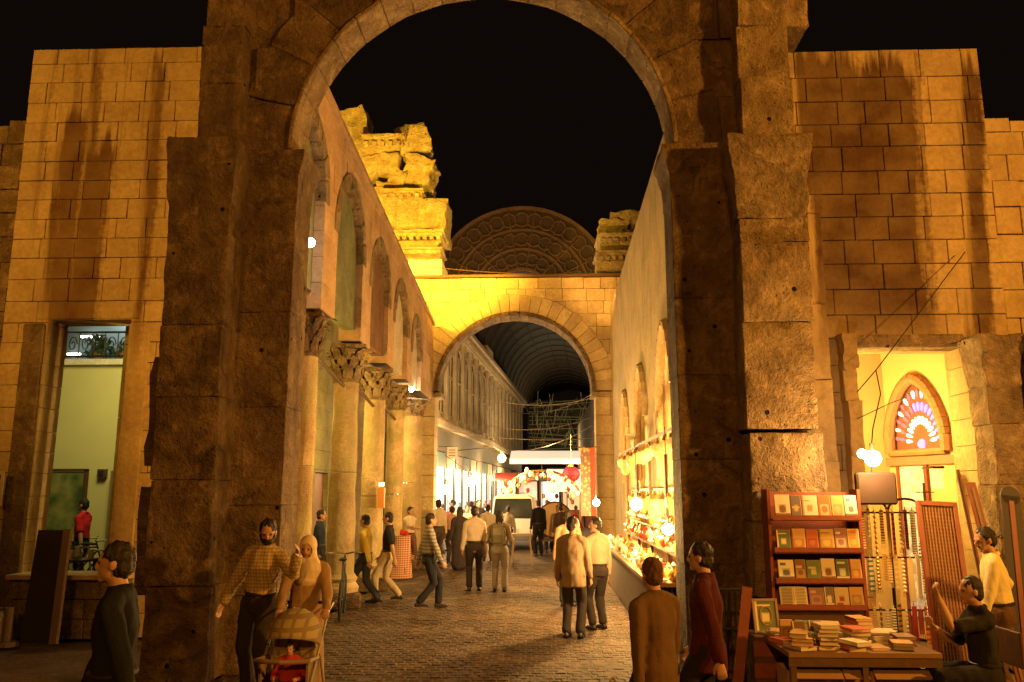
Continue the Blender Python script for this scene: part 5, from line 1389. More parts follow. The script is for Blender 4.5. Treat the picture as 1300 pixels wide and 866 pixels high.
BM2 = [bookmat(tuple(v * .85 for v in c), d, 3, k + 11) for k, (c, d) in enumerate((((.55, .46, .32), (.3, .05, .03)), ((.18, .09, .04), (.6, .45, .2)), ((.10, .13, .07), (.5, .5, .4)), ((.50, .12, .05), (.1, .05, .04)), ((.62, .58, .46), (.35, .2, .08)), ((.50, .30, .12), (.1, .1, .1)), ((.12, .16, .08), (.6, .55, .3)), ((.60, .40, .14), (.2, .1, .03)), ((.15, .12, .11), (.5, .3, .1)), ((.28, .15, .2), (.5, .3, .15))))]
CN = ['cream', 'brown', 'dark green', 'red', 'white', 'tan', 'olive', 'orange', 'charcoal', 'plum']
def book(loc, w, d, h, mi, rot, label, group=None):
    """w wide, h tall, d thick; stands in its own xz plane"""
    t = thing('book', label, 'book', loc, 0, group); t.rotation_euler = rot
    bm = bmesh.new(); box(bm, (0, 0, h / 2), (w, d, h)); bmesh.ops.bevel(bm, geom=bm.edges[:], offset=.002, affect='EDGES'); link('cover', bm, (BM_ if random.random() < .5 else BM2)[mi], t)
    bm = bmesh.new(); box(bm, (.004, .001, h / 2), (w - .002, d * .7, h + .003)); link('pages', bm, M['paper'], t)
    return t
# bookcase leaning against the pilaster
bx0, bx1 = X(977, 9.15, 700), X(1092, 9.15, 700)
bw_ = bx1 - bx0; by = 9.1
bc = thing('bookcase', 'red brown display rack with four shelves of face out books', 'bookcase', ((bx0 + bx1) / 2, by, 0))
for s_ in (-1, 1):
    bm = bmesh.new(); box(bm, (s_ * (bw_ / 2), .1, 1.04), (.03, .24, 2.08)); link('side_panel', bm, M['wood_red'], bc)
bm = bmesh.new(); box(bm, (0, .19, 1.05), (bw_ - .03, .015, 2.0)); link('back_panel', bm, M['wood_red'], bc)
SZ = [Z(658, by), Z(698, by), Z(736, by), Z(769, by)]
for z in SZ:
    bm = bmesh.new(); box(bm, (0, .02, z - .012), (bw_ - .035, .20, .024)); box(bm, (0, -.085, z + .012), (bw_ - .035, .012, .05)); link('shelf', bm, M['wood_red'], bc)
bm = bmesh.new(); box(bm, (0, 0, SZ[3] - .1), (bw_ - .04, .02, .16)); link('apron', bm, M['wood'], bc)
ROWS = [[(0, .8, .16), (8, .15, .11), (4, .2, .16), (3, .2, .13), (5, .2, .13), (4, .2, .13)], [(2, .2, .14), (5, .2, .14), (3, .2, .12), (7, .2, .15), (9, .2, .12), (7, .1, .12)],
        [(4, .2, .17), (1, .2, .12), (6, .2, .15), (0, .2, .15), (2, .2, .14), (5, .2, .13)], [(9, .2, .16), (8, .2, .1), (0, .2, .15), (5, .2, .15)]]
for r_, (z, row) in enumerate(zip(SZ, ROWS)):
    tot = sum(b[2] for b in row); x = bx0 + .05 + (0 if r_ < 3 else .30); span = bw_ - .08 - (0 if r_ < 3 else .30)
    for i, (mi, _, w) in enumerate(row):
        w2 = w * span / tot
        book((x + w2 / 2, by - .055, z + .002), w2 - .012, .022, (.245, .225, .225, .21)[r_] * random.uniform(.93, 1.03), mi, (R(-9), 0, R(random.uniform(-2, 2))),
             '%s book, %s from the left on the %s shelf of the rack' % (CN[mi], ['first', 'second', 'third', 'fourth', 'fifth', 'sixth'][i] if r_ < 3 else ['second', 'third', 'fourth', 'fifth'][i], ['top', 'second', 'third', 'bottom'][r_]))
        x += w2
# open book on the bottom shelf
ob = thing('open_book', 'large open book showing two cream pages on the bottom shelf', 'book', (bx0 + .20, by - .06, SZ[3] + .002)); ob.rotation_euler = (R(-12), 0, 0)
for s_ in (-1, 1):
    bm = bmesh.new(); vs = box(bm, (s_ * .07, -.004, .105), (.14, .018, .21), Matrix.Rotation(s_ * R(8), 3, 'Z')); link('page_block', bm, M['paper'], ob)
    bm = bmesh.new()
    for q in range(13): box(bm, (s_ * .07, -.0165 - .0, .02 + q * .0145), (.105, .003, .004), Matrix.Rotation(s_ * R(8), 3, 'Z'))
    link('printed_lines', bm, M['wood_dark_board'], ob)
# table
tx0, tx1 = X(990, 8.0, 800), X(1160, 8.3, 800); ty0, ty1, tz = 7.75, 8.9, .66
tb = thing('book_table', 'low trestle table crowded with stacks of books', 'table', ((tx0 + tx1) / 2, (ty0 + ty1) / 2, 0))
bm = bmesh.new(); box(bm, (0, 0, tz - .02), (tx1 - tx0, ty1 - ty0, .04)); link('table_top', bm, M['cloth_table'], tb)
for a in (-1, 0, 1):
    for b in (-1, 1):
        bm = bmesh.new(); box(bm, (a * (tx1 - tx0 - .08) / 2, b * (ty1 - ty0 - .08) / 2, tz / 2 - .02), (.05, .05, tz - .04)); link('leg', bm, M['wood'], tb)
bm = bmesh.new(); box(bm, (0, -(ty1 - ty0) / 2 + .02, tz - .08), (tx1 - tx0, .02, .08)); link('apron', bm, M['wood'], tb)
rng = random.Random(5)
stacks = [(.18, .18, 4), (.42, .20, 6), (.66, .15, 2), (.90, .20, 1), (1.14, .22, 2), (.30, .48, 3), (.55, .50, 5), (.80, .46, 4), (1.05, .52, 3), (1.28, .50, 2), (.15, .80, 2), (.42, .82, 4), (.70, .84, 3), (.98, .82, 5), (1.24, .84, 2), (.10, .48, 1)]
POSN = ['near left corner', 'near edge below the rack', 'near edge middle', 'near edge right of middle', 'near right corner', 'second row left', 'second row below the rack\'s right side', 'second row middle', 'second row right', 'second row right end', 'back left corner', 'back row below the rack', 'back row middle', 'back row right of middle', 'back right corner', 'left edge']
kx = (tx1 - tx0) / 1.42
ORD = ['lowest', 'second', 'third', 'fourth', 'fifth', 'sixth']
for (sx_, sy_, n), pn in zip(stacks, POSN):
    z = tz + .001
    for q in range(n):
        th = rng.uniform(.022, .045); w, l = rng.uniform(.15, .19), rng.uniform(.21, .26); mi = rng.choice([0, 0, 5, 1, 7, 4, 6, 3, 0, 5])
        t = thing('book', '%s book %s in the stack at the table\'s %s' % (CN[mi], ORD[q] if n > 1 else 'alone', pn) if n > 1 else '%s book lying alone at the table\'s %s' % (CN[mi], pn), 'book', (tx0 + sx_ * kx + rng.uniform(-.012, .012), ty0 + sy_ + rng.uniform(-.02, .02), z), rng.uniform(-.4, .4))
        bm = bmesh.new(); box(bm, (0, 0, th - .002), (w, l, .004)); box(bm, (0, 0, .002), (w, l, .004)); box(bm, (-w / 2 + .002, 0, th / 2), (.004, l, th)); link('cover', bm, BM_[mi], t)
        bm = bmesh.new(); box(bm, (0, 0, th / 2), (w - .01, l - .012, th - .008)); link('pages', bm, M['paper'], t)
        z += th + .001
# boxes below the table
for i, (xx, w) in enumerate(((.27, .46), (.64, .22), (1.07, .50))):
    t = thing('cardboard_box', ['brown box of books under the left of the book table', 'small brown box under the middle of the book table', 'long brown box under the right of the book table'][i], 'box', (tx0 + xx * kx, ty0 + .32, 0))
    bm = bmesh.new()
    for (c, s_) in (((0, -.18, .24), (w, .01, .48)), ((0, .18, .24), (w, .01, .48)), ((-w / 2, 0, .24), (.01, .36, .48)), ((w / 2, 0, .24), (.01, .36, .48)), ((0, 0, .01), (w, .36, .02))): box(bm, c, s_)
    link('carton', bm, M['cardboard'], t)
    bm = bmesh.new(); box(bm, (0, -.24, .47), (w * .98, .12, .008), Matrix.Rotation(R(35), 3, 'X')); link('flap', bm, M['cardboard'], t)
# framed pictures / upright books at the left end of the table
def framed(px, py, Y, w, h, label, zb):
    t = thing('framed_print', label, 'picture', (X(px, Y, py), Y, zb)); t.rotation_euler = (R(-10), 0, R(8))
    bm = bmesh.new()
    for (c, s_) in (((0, 0, .012), (w, .02, .024)), ((0, 0, h - .012), (w, .02, .024)), ((-w / 2, 0, h / 2), (.024, .02, h)), ((w / 2, 0, h / 2), (.024, .02, h))): box(bm, c, s_)
    link('frame', bm, M['wood_pale'], t)
    bm = bmesh.new(); box(bm, (0, .004, h / 2), (w - .02, .01, h - .02)); link('print', bm, BM_[2], t)
    bm = bmesh.new(); pts = [(w * .26 * math.cos(a), -.003, h / 2 + h * .27 * math.sin(a)) for a in [2 * PI * q / 16 for q in range(17)]]; tube(bm, pts, [.007] * 17, side=(0, 1, 0), seg=5, caps=False); link('medallion', bm, M['brass'], t)
framed(974, 790, 8.75, .24, .33, 'framed dark print with an oval medallion at the left end of the book table', .665)
tbx = thing('side_crate', 'dark crate carrying the framed print left of the book table', 'crate', (X(975, 8.75, 820), 8.8, 0))
bm = bmesh.new(); box(bm, (0, 0, .33), (.34, .4, .66)); bmesh.ops.bevel(bm, geom=bm.edges[:], offset=.01, affect='EDGES'); link('body', bm, M['wood'], tbx)
for q in range(3):
    bm = bmesh.new(); box(bm, (0, -.21, .14 + q * .2), (.36, .02, .14)); link('slat', bm, M['wood_red'], tbx)
for i, (px, mi) in enumerate(((1012, 1), (1035, 8), (1000, 5))):
    book((X(px, 8.3, 790), 8.25 + i * .05, tz + .001), .12, .03, .19, mi, (R(-8), 0, R(5)), ['brown book propped upright at the left end of the table', 'charcoal book propped upright beside the brown one', 'tan book propped upright nearest the framed print'][i])

# ================================================================ HANGING GOODS RACK
rk = thing('hanging_rack', 'tall black metal rack with hooped top hung with scarves and beads', 'rack', (X(1135, 9.4, 760), 9.45, 0))
rw = .42
for s_, c in ((-1, -.17), (1, .22)):
    bm = bmesh.new(); pts = [(c - .19, 0, 0), (c - .19, 0, 1.85)] + [(c - .19 * math.cos(a), 0, 1.85 + .13 * math.sin(a)) for a in [PI * q / 8 for q in range(1, 8)]] + [(c + .19, 0, 1.85), (c + .19, 0, 0)]
    tube(bm, pts, [.013] * len(pts), side=(0, 1, 0), seg=7); link('hoop', bm, M['iron'], rk)
for z in (1.83, 1.35, .8, .3):
    bm = bmesh.new(); cyl(bm, (-.38, 0, z), (.44, 0, z), .010, seg=6); link('cross_bar', bm, M['iron'], rk)
SC = [((.50, .22, .04), 'orange'), ((.34, .03, .02), 'red'), ((.72, .62, .36), 'cream'), ((.07, .035, .03), 'dark brown'), ((.66, .50, .16), 'golden'), ((.62, .58, .5), 'white'), ((.35, .36, .34), 'grey'), ((.04, .10, .10), 'teal')]
rng = random.Random(9)
kk = 0
ON = ['first', 'second', 'third', 'fourth', 'fifth', 'sixth', 'seventh', 'eighth', 'ninth', 'tenth', 'eleventh', 'twelfth']
SC = SC + [((.03, .05, .12), 'navy'), ((.78, .70, .5), 'pale')]
def striped(c, c2, sc):
    k = ('s', c, c2, sc)
    if k not in MC:
        m, t, b = nodes('woven_strip'); b.inputs['Roughness'].default_value = .7
        tc = N(t, 'ShaderNodeTexCoord'); w = N(t, 'ShaderNodeTexWave', i_Scale=sc, i_Distortion=1.0); w.bands_direction = 'Z'; t.links.new(tc.outputs['Object'], w.inputs['Vector'])
        t.links.new(mixc(t, mathn(t, 'GREATER_THAN', w.outputs[1], .6), c, c2), b.inputs['Base Color']); MC[k] = m
    return MC[k]
for z0, row, yy in ((1.86, 'top', 0), (1.38, 'middle', 0), (.86, 'lower', 0)):
    for q in range(12):
        kk += 1
        c, nm = SC[rng.randrange(len(SC))]; c2, _ = SC[rng.randrange(len(SC))]
        xx = X(1135, 9.4, 760) - .37 + q * .070
        l = rng.uniform(.26, .50); w = rng.uniform(.030, .058)
        t = thing('hanging_strip', '%s strip on the %s bar of the rack, %s from the left' % (nm, row, ON[q]), 'scarf', (xx, 9.37 + rng.uniform(-.035, .03), z0 + rng.uniform(-.04, .02)), rng.uniform(-.5, .5), 'strips and cords hanging on the metal rack')
        bm = bmesh.new()
        if q % 4 == 3:
            for r_ in range(9): ball(bm, (0, 0, -.03 - l * r_ / 9), (w * .42, w * .42, l / 19), 7)
            smooth(link('bead_row', bm, (M['brass'], M['glass_white'], SC and cloth(c))[q % 3], t))
        else:
            box(bm, (0, 0, -l / 2), (w, .014, l)); bmesh.ops.bevel(bm, geom=bm.edges[:], offset=.004, affect='EDGES')
            link('cloth_strip', bm, striped(c, c2, rng.choice([6, 11, 18])), t)
        bm = bmesh.new()
        for i in range(4): cyl(bm, (-w / 2 + w * i / 3, 0, -l), (-w / 2 + w * i / 3, 0, -l - .05), .003, seg=4)
        cyl(bm, (0, 0, 0), (0, .02, .03), .004, seg=4)
        link('fringe', bm, cloth(c), t)
def beads(x, y, z, L_, n, c, label, group):
    t = thing('bead_string', label, 'beads', (x, y, z), rng.uniform(0, 3), group)
    bm = bmesh.new()
    for i in range(n):
        a = 2 * PI * i / n; ball(bm, (.035 * math.sin(a), 0, -L_ / 2 + L_ / 2 * math.cos(a)), .012, 6)
    link('bead_loop', bm, c, t)
    bm = bmesh.new(); cyl(bm, (0, 0, -L_), (0, 0, -L_ - .08), .008, .016, seg=6); link('tassel', bm, c, t)
MB_ = [M['brass'], mat('red_beads', (.5, .03, .03), .2), M['glass_white'], mat('amber_beads', (.6, .25, .03), .2), mat('teal_beads', (.05, .25, .25), .2)]
for q in range(14):
    px = 1172 + (q % 4) * 6; z_ = Z(650 + (q // 4) * 34, 9.2)
    beads(X(px, 9.25, 700), 9.25, z_, .26, 22, MB_[q % 5], ('brass', 'red', 'white', 'amber', 'teal')[q % 5] + ' beads looped on the pole beside the lattice screen, %s row' % ('top', 'second', 'third', 'lowest')[q // 4], 'bead strings beside the lattice screen')
bp = thing('bead_pole', 'thin pole with pegs carrying bead strings beside the lattice screen', 'pole', (X(1180, 9.3, 700), 9.3, 0))
bm = bmesh.new(); cyl(bm, (0, 0, 0), (0, 0, 2.15), .014, seg=8); link('shaft', bm, M['iron'], bp)
bm = bmesh.new(); cyl(bm, (0, 0, 0), (0, 0, .03), .14, seg=16); link('foot', bm, M['iron'], bp)
bm = bmesh.new()
for z_ in (2.05, 1.75, 1.45, 1.15): cyl(bm, (-.12, -.05, z_), (.08, -.05, z_), .006, seg=5); cyl(bm, (0, 0, z_), (0, -.05, z_), .006, seg=5)
link('pegs', bm, M['iron'], bp)
# leaning lattice screen
ls = thing('lattice_screen', 'leaning red wooden screen with fine lattice, right of the hanging goods', 'screen', (X(1207, 8.9, 770), 8.85, 0)); ls.rotation_euler = (R(-9), R(3), R(6))
lw, lh = .40, 1.98
bm = bmesh.new()
for (c, s_) in (((-lw / 2, 0, lh / 2), (.05, .04, lh)), ((lw / 2, 0, lh / 2), (.05, .04, lh)), ((0, 0, lh - .025), (lw, .04, .05)), ((0, 0, .3), (lw, .04, .05)), ((0, 0, .03), (lw, .04, .05))): box(bm, c, s_)
bmesh.ops.bevel(bm, geom=bm.edges[:], offset=.004, affect='EDGES'); link('frame', bm, M['wood_red'], ls)
bm = bmesh.new()
for q in range(42): box(bm, (0, .008, .34 + q * .038), (lw - .05, .008, .012))
for q in range(10): box(bm, (-lw / 2 + .045 + q * .034, -.004, 1.13), (.012, .008, 1.62))
o = link('lattice', bm, mat('lattice_wood', (.26, .13, .06), .6, .3, 20), ls); o['kind'] = 'stuff'
bm = bmesh.new(); box(bm, (0, .02, 1.13), (lw - .05, .006, 1.62)); link('backing', bm, M['wood_red'], ls)
# boards leaning at the right edge
for i, (px, w, m, tilt, h_, lab) in enumerate(((1270, .10, M['wood_red'], -4, 2.2, 'narrow reddish board leaning against the right edge pier'), (1283, .22, M['wood_dark_board'], 6, 2.05, 'dark rounded board leaning at the right edge of the picture'), (1259, .035, M['wood'], -2, 2.35, 'thin upright pole behind the standing bookseller'))):
    t = thing('leaning_board' if i < 2 else 'pole', lab, 'board' if i < 2 else 'pole', (X(px, 9.6, 740) + .1, 9.55 + i * .1, 0)); t.rotation_euler = (R(-10), R(tilt), 0)
    bm = bmesh.new(); box(bm, (0, 0, h_ / 2), (w, .03, h_)); 
    if i == 1: cyl(bm, (0, -.015, h_), (0, .015, h_), w / 2, seg=16)
    link('plank', bm, m, t)
    bm = bmesh.new(); box(bm, (0, -.02, h_ * .5), (w * .25, .012, h_ * .94)); link('edge_strip', bm, [M['wood_pale'], M['wood_red'], M['wood_red']][i], t)
# framed table board at the right pier foot (easel with dark grid)
es = thing('display_easel', 'dark easel frame with a leaning reddish plank beside the gate\'s right pier', 'easel', (X(935, 8.6, 830), 8.7, 0))
bm = bmesh.new()
for (a, b) in (((-.16, 0, 0), (-.14, .1, 1.1)), ((.16, 0, 0), (.14, .1, 1.1)), ((-.14, .1, 1.08), (.14, .1, 1.08)), ((-.16, .03, .3), (.16, .03, .3)), ((-.15, .06, .7), (.15, .06, .7)), ((0, .1, 1.08), (0, .5, 0))): cyl(bm, a, b, .014, seg=6)
link('frame', bm, M['iron'], es)
for q in range(5):
    bm = bmesh.new(); cyl(bm, (-.11 + q * .055, .03, .3), (-.11 + q * .055, .1, 1.08), .006, seg=5); link('bar', bm, M['iron'], es)
bm = bmesh.new(); box(bm, (.06, -.06, .55), (.10, .03, 1.15), Matrix.Rotation(R(10), 3, 'Y') @ Matrix.Rotation(R(-6), 3, 'X')); link('plank', bm, M['wood_red'], es)
# bulb over the books with its tin shade and cables
bp_ = at(1108, 582, 9.0)
t = thing('hanging_bulb', 'blazing bare bulb hung over the bookstall', 'lamp', bp_)
bm = bmesh.new(); ball(bm, (0, 0, 0), .085, 16); link('bulb', bm, M['bulb'], t)
bm = bmesh.new(); cyl(bm, (0, 0, .07), (0, 0, .16), .03, .025, seg=10); link('socket', bm, M['iron'], t)
bm = bmesh.new(); ball(bm, (-.10, .02, .05), .05, 12); link('small_bulb', bm, M['bulb_warm'], t)
lamp('bookstall_bulb_light', 'POINT', bp_ + Vector((-.02, -.12, 0)), 200, (1, .50, .12), .09)
t = thing('dark_lantern_box', 'dark square tin box hanging just below the blazing bulb', 'box', at(1108, 618, 9.15))
bm = bmesh.new(); box(bm, (.03, 0, -.02), (.42, .10, .34)); bmesh.ops.bevel(bm, geom=bm.edges[:], offset=.02, affect='EDGES'); link('case', bm, mat('brown_tin', (.030, .016, .010), .85, .3, 6), t)
bm = bmesh.new(); cyl(bm, (0, 0, .14), (0, 0, .26), .006, seg=5); cyl(bm, (-.2, 0, -.2), (-.2, 0, -1.5), .01, seg=5); link('hanger', bm, M['iron'], t)
t = thing('power_cable', 'thin black cables looping down from the right wall to the bulb', 'cable')
wire('cable', [at(1225, 320, 10.7), at(1165, 400, 10.4), at(1112, 470, 10.0), at(1088, 498, 10.2)], .007, M['iron'], t)
wire('cable', [at(1088, 532, 10.4), at(1130, 512, 10.5), at(1150, 505, 10.9)], .006, M['iron'], t)
wire('cable', [at(1112, 470, 10.0), at(1118, 500, 9.6), at(1108, 545, 9.2), bp_ + Vector((0, 0, .15))], .007, M['iron'], t)

# ================================================================ RIGHT STALL
sy0, sy1 = 11.6, 20.5
stl = thing('market_stall', 'long sloping stall counter along the right wall crowded with glittering goods', 'stall', (0, 0, 0))
bm = bmesh.new(); box(bm, (1.78, 16.05, .82), (.72, 8.9, .05)); link('counter_top', bm, M['cloth_table'], stl)
bm = bmesh.new(); box(bm, (1.48, 16.05, .42), (.04, 8.9, .78)); link('front_cloth', bm, mat('gold_brown_stall_cloth', (.11, .06, .025), .9, .6, 12, .3), stl)
for k in range(5):
    bm = bmesh.new(); box(bm, (2.02, sy0 + .2 + k * 2.1, 1.5), (.05, .05, 3.0)); link('post', bm, M['wood'], stl)
for z, x in ((1.15, 1.98), (1.45, 2.05)):
    bm = bmesh.new(); box(bm, (x, 16.05, z), (.20, 8.9, .025)); link('shelf', bm, M['wood'], stl)
bm = bmesh.new(); box(bm, (1.85, 16.05, 2.95), (.03, 8.9, .04)); box(bm, (2.06, 16.05, 2.1), (.03, 8.9, .04)); link('hanging_rail', bm, M['wood'], stl)
def pot(kind, m):
    t = thing('brass_pot', 'brass pot on the right stall', 'pot', (0, 0, 0))
    prof = {0: [(.035, 0), (.06, .03), (.075, .08), (.05, .13), (.025, .16), (.04, .19)], 1: [(.05, 0), (.055, .01), (.02, .04), (.02, .09), (.07, .14), (.075, .16)], 2: [(.04, 0), (.06, .06), (.06, .12), (.03, .15), (.018, .22)], 3: [(.09, 0), (.11, .03), (.115, .045)]}[kind]
    bm = bmesh.new(); lathe(bm, prof, seg=14); smooth(link('vessel', bm, m, t), 50)
    bm = bmesh.new()
    if kind in (0, 2): tube(bm, [(.05, 0, .05), (.10, 0, .09), (.06, 0, .14)], [.007] * 3, seg=5)
    else: lathe(bm, [(.02, prof[-1][1]), (.025, prof[-1][1] + .015), (.006, prof[-1][1] + .04)], seg=8)
    link('handle' if kind in (0, 2) else 'knob', bm, m, t)
    return t
protos = [('brass pot', pot(0, M['brass'])), ('white glass stem bowl', pot(1, M['glass_white'])), ('brass jug', pot(2, M['brass'])), ('pale dish', pot(3, M['glass_white'])), ('amber glass jug', pot(2, mat('amber_glass', (.7, .35, .06), .1, spec=.8))), ('red glazed pot', pot(0, mat('red_glaze', (.45, .05, .03), .15)))]
rng = random.Random(3); used = set()
for row, (x, z) in enumerate(((1.56, .846), (1.78, .846), (1.98, 1.164), (2.05, 1.464))):
    y = sy0 + .1; 
    while y < sy1 - .2:
        k = rng.randrange(6) if row else rng.choice([1, 3, 1, 0])
        nm, pr = protos[k]
        lab = '%s on the %s, %s of the right stall' % (nm, ['counter\'s front edge', 'back of the counter', 'lower shelf', 'upper shelf'][row], ['nearest end', 'near part', 'middle part', 'far part', 'farthest end'][min(4, int((y - sy0) / 1.8))])
        if k not in used:
            used.add(k); t = pr; t.location = (x + rng.uniform(-.03, .03), y, z); t.rotation_euler = (0, 0, rng.uniform(0, 6))
        else: t = dup(pr, (x + rng.uniform(-.03, .03), y, z), rng.uniform(0, 6), scale=(rng.uniform(.85, 1.25),) * 3)
        t['label'] = lab; t['group'] = lab.replace(' on the', 's on the', 1) if False else 'wares set out on the long right stall'
        t.name = {'brass pot': 'brass_pot', 'white glass stem bowl': 'stem_bowl', 'brass jug': 'brass_jug', 'pale dish': 'dish', 'amber glass jug': 'glass_jug', 'red glazed pot': 'glazed_pot'}[nm]
        y += rng.uniform(.20, .32)
# things hanging from the rail
lan = thing('hanging_lantern', 'x', 'lantern', (0, 0, 0))
bm = bmesh.new(); lathe(bm, [(.02, -.34), (.06, -.30), (.075, -.22), (.06, -.14), (.02, -.10)], seg=8); link('glass_body', bm, mat('gold_lantern_glass', (.75, .5, .15), .2, emit=(1, .55, .15), estr=.5), lan)
bm = bmesh.new(); lathe(bm, [(.05, -.11), (.03, -.06), (.008, -.04), (.006, 0)], seg=8); link('cap', bm, M['brass'], lan)
for k in range(26):
    y = sy0 + .15 + k * .34; xx = 1.85 if k % 2 else 2.04; zz = 2.93 if k % 2 else 2.08
    t = lan if k == 0 else dup(lan)
    t.location = (xx, y, zz); t.scale = (rng.uniform(.8, 1.5),) * 3
    t['label'] = 'small golden lantern, %s from the gate on the %s rail of the right stall' % (['first', 'second', 'third', 'fourth', 'fifth', 'sixth', 'seventh', 'eighth', 'ninth', 'tenth', 'eleventh', 'twelfth', 'thirteenth'][k // 2], 'high' if k % 2 else 'low'); t['group'] = 'lanterns hung over the right stall'
for i, (px, py, Y, r, w, lab) in enumerate(((808, 640, 14.2, .10, 420, 'large blazing white bulb in the middle of the right stall'), (757, 638, 19.5, .08, 350, 'far blazing bulb at the street end of the right stall'), (848, 672, 11.9, .08, 110, 'near blazing bulb low by the gate\'s right pier'))):
    p = at(px, py, Y)
    t = thing('stall_bulb', lab, 'lamp', p)
    bm = bmesh.new(); ball(bm, (0, 0, 0), r, 14); link('bulb', bm, M['bulb'], t)
    bm = bmesh.new(); cyl(bm, (0, 0, r * .9), (0, 0, r * .9 + .1), .025, seg=8); cyl(bm, (0, 0, r), (.0, 0, 2.97 - p.z), .006, seg=5); link('cord', bm, M['iron'], t)
    lamp('stall_bulb_light', 'POINT', p + Vector((-.15, -.05, 0)), w * 2.6, (1, .56, .16), r)
for i, (px, py, Y, lab) in enumerate(((598, 612, 28.5, 'bright white bulb hung at the shop fronts just past the street arch'), (566, 622, 27.6, 'cold white bulb hung close to the left foot of the street arch'))):
    p = at(px, py, Y)
    t = thing('shop_bulb', lab, 'lamp', p)  # bulbs added to light the van, set where the shop fronts glare
    bm = bmesh.new(); ball(bm, (0, 0, 0), .15, 14); link('bulb', bm, M['bulb'], t)
    bm = bmesh.new(); cyl(bm, (0, 0, .13), (0, 0, .3), .04, seg=8); cyl(bm, (0, 0, .3), (-.9, 0, .9), .012, seg=5); link('bracket', bm, M['iron'], t)
    lamp('shop_bulb_light', 'POINT', p + Vector((.1, -.3, 0)), 380, (1, .60, .22), .15)
# tall patterned banners at the end of the stall
for i, (px, c, lab) in enumerate(((743, (.42, .22, .07), 'tall gold and black patterned carpet strip hanging at the stall\'s far end'), (752, (.5, .05, .04), 'narrow red cloth hanging beside the patterned carpet strip'))):
    Y = 21.5; a = at(px, 568, Y); b = at(px, 655, Y)
    t = thing('hanging_carpet', lab, 'carpet', (a.x, Y, a.z))
    m = cloth(c) if i else None
    if not m:
        m, tt, bb = nodes('patterned_carpet'); tc = N(tt, 'ShaderNodeTexCoord'); v = N(tt, 'ShaderNodeTexVoronoi', i_Scale=11.0); tt.links.new(tc.outputs['Object'], v.inputs['Vector'])
        rp = N(tt, 'ShaderNodeValToRGB'); tt.links.new(v.outputs[0], rp.inputs[0]); rp.color_ramp.elements[0].color = (.6, .33, .07, 1); rp.color_ramp.elements[1].color = (.08, .03, .02, 1); rp.color_ramp.elements[1].position = .5; tt.links.new(rp.outputs[0], bb.inputs['Base Color'])
    bm = bmesh.new(); box(bm, (0, 0, -(a.z - b.z) / 2), (.26 if i == 0 else .12, .03, a.z - b.z)); link('textile', bm, m, t)
    bm = bmesh.new(); cyl(bm, (-.2, 0, 0), (.2, 0, 0), .02, seg=6); link('rod', bm, M['wood'], t)
# red covered stand by the left columns
rs = thing('cloth_covered_stand', 'small stand covered with patterned red cloth by the left columns', 'stand', (X(504, 20.5), 20.8, 0))
mr = cloth((.42, .07, .05), (6, (.6, .45, .3), 1))
bm = bmesh.new(); lathe(bm, [(.36, 0), (.34, .3), (.30, .7), (.29, .98), (.31, 1.0)], seg=20, wob=.05); smooth(link('cloth', bm, mr, rs), 60)
bm = bmesh.new()
for q in range(9): ball(bm, (.2 * math.cos(q * 2.4) * (q / 9), .2 * math.sin(q * 2.4) * (q / 9), 1.05 + .03 * (q % 2)), .075, 8)
link('goods_heap', bm, cloth((.5, .04, .03)), rs)
t = thing('notice_box', 'orange box fixed to the third column', 'box', at(484, 632, 17.7))
bm = bmesh.new(); box(bm, (0, 0, 0), (.14, .14, .42)); link('case', bm, mat('orange_paint', (.6, .25, .05), .5), t)
bm = bmesh.new(); box(bm, (0, 0, .28), (.10, .10, .08)); link('lamp_head', bm, emis('lit_box_lamp', (1, .8, .4), 3), t)
# bicycles near the columns and in the yard
def bike(x, y, rz, label, z=0, col=(.05, .05, .06)):
    t = thing('bicycle', label, 'bicycle', (x, y, z), rz)
    m = mat('bicycle_paint', col, .4)
    for cx in (-.52, .52):
        bm = bmesh.new(); pts = [(cx + .32 * math.cos(a), 0, .33 + .32 * math.sin(a)) for a in [2 * PI * q / 24 for q in range(25)]]; tube(bm, pts, [.018] * 25, side=(0, 1, 0), seg=6, caps=False); w_ = link('wheel', bm, M['tyre'], t)
        bm = bmesh.new()
        for q in range(12): a = 2 * PI * q / 12; cyl(bm, (cx, 0, .33), (cx + .31 * math.cos(a), 0, .33 + .31 * math.sin(a)), .003, seg=3)
        link('spokes', bm, M['chrome'], w_)
    bm = bmesh.new()
    for a, b in (((-.52, .33), (-.18, .85)), ((-.52, .33), (-.05, .30)), ((-.05, .30), (-.2, .92)), ((-.05, .30), (.36, .80)), ((-.18, .85), (.34, .86)), ((.32, .98), (.52, .33))): cyl(bm, (a[0], 0, a[1]), (b[0], 0, b[1]), .016, seg=7)
    link('frame', bm, m, t)
    bm = bmesh.new(); tube(bm, [(.28, -.28, 1.02), (.36, -.15, 1.03), (.33, 0, 1.0), (.36, .15, 1.03), (.28, .28, 1.02)], [.012] * 5, side=(0, 0, 1), seg=6); link('handlebar', bm, M['chrome'], t)
    bm = bmesh.new(); tube(bm, [(-.32, 0, .95), (-.2, 0, .96), (-.05, 0, .95)], [(.07, .02), (.06, .025), (.02, .02)], side=(0, 1, 0), seg=8); link('saddle', bm, M['tyre'], t)
bike(X(437, 14.2), 14.3, R(100), 'bicycle leaning at the foot of the second column')
bike(X(96, 14.5), 14.6, R(15), 'bicycle parked in the yard behind the red shirted person', z=.24)
bike(X(135, 14.2), 14.0, R(-20), 'second bicycle parked nearer the right jamb of the yard doorway', z=.24, col=(.3, .3, .32))
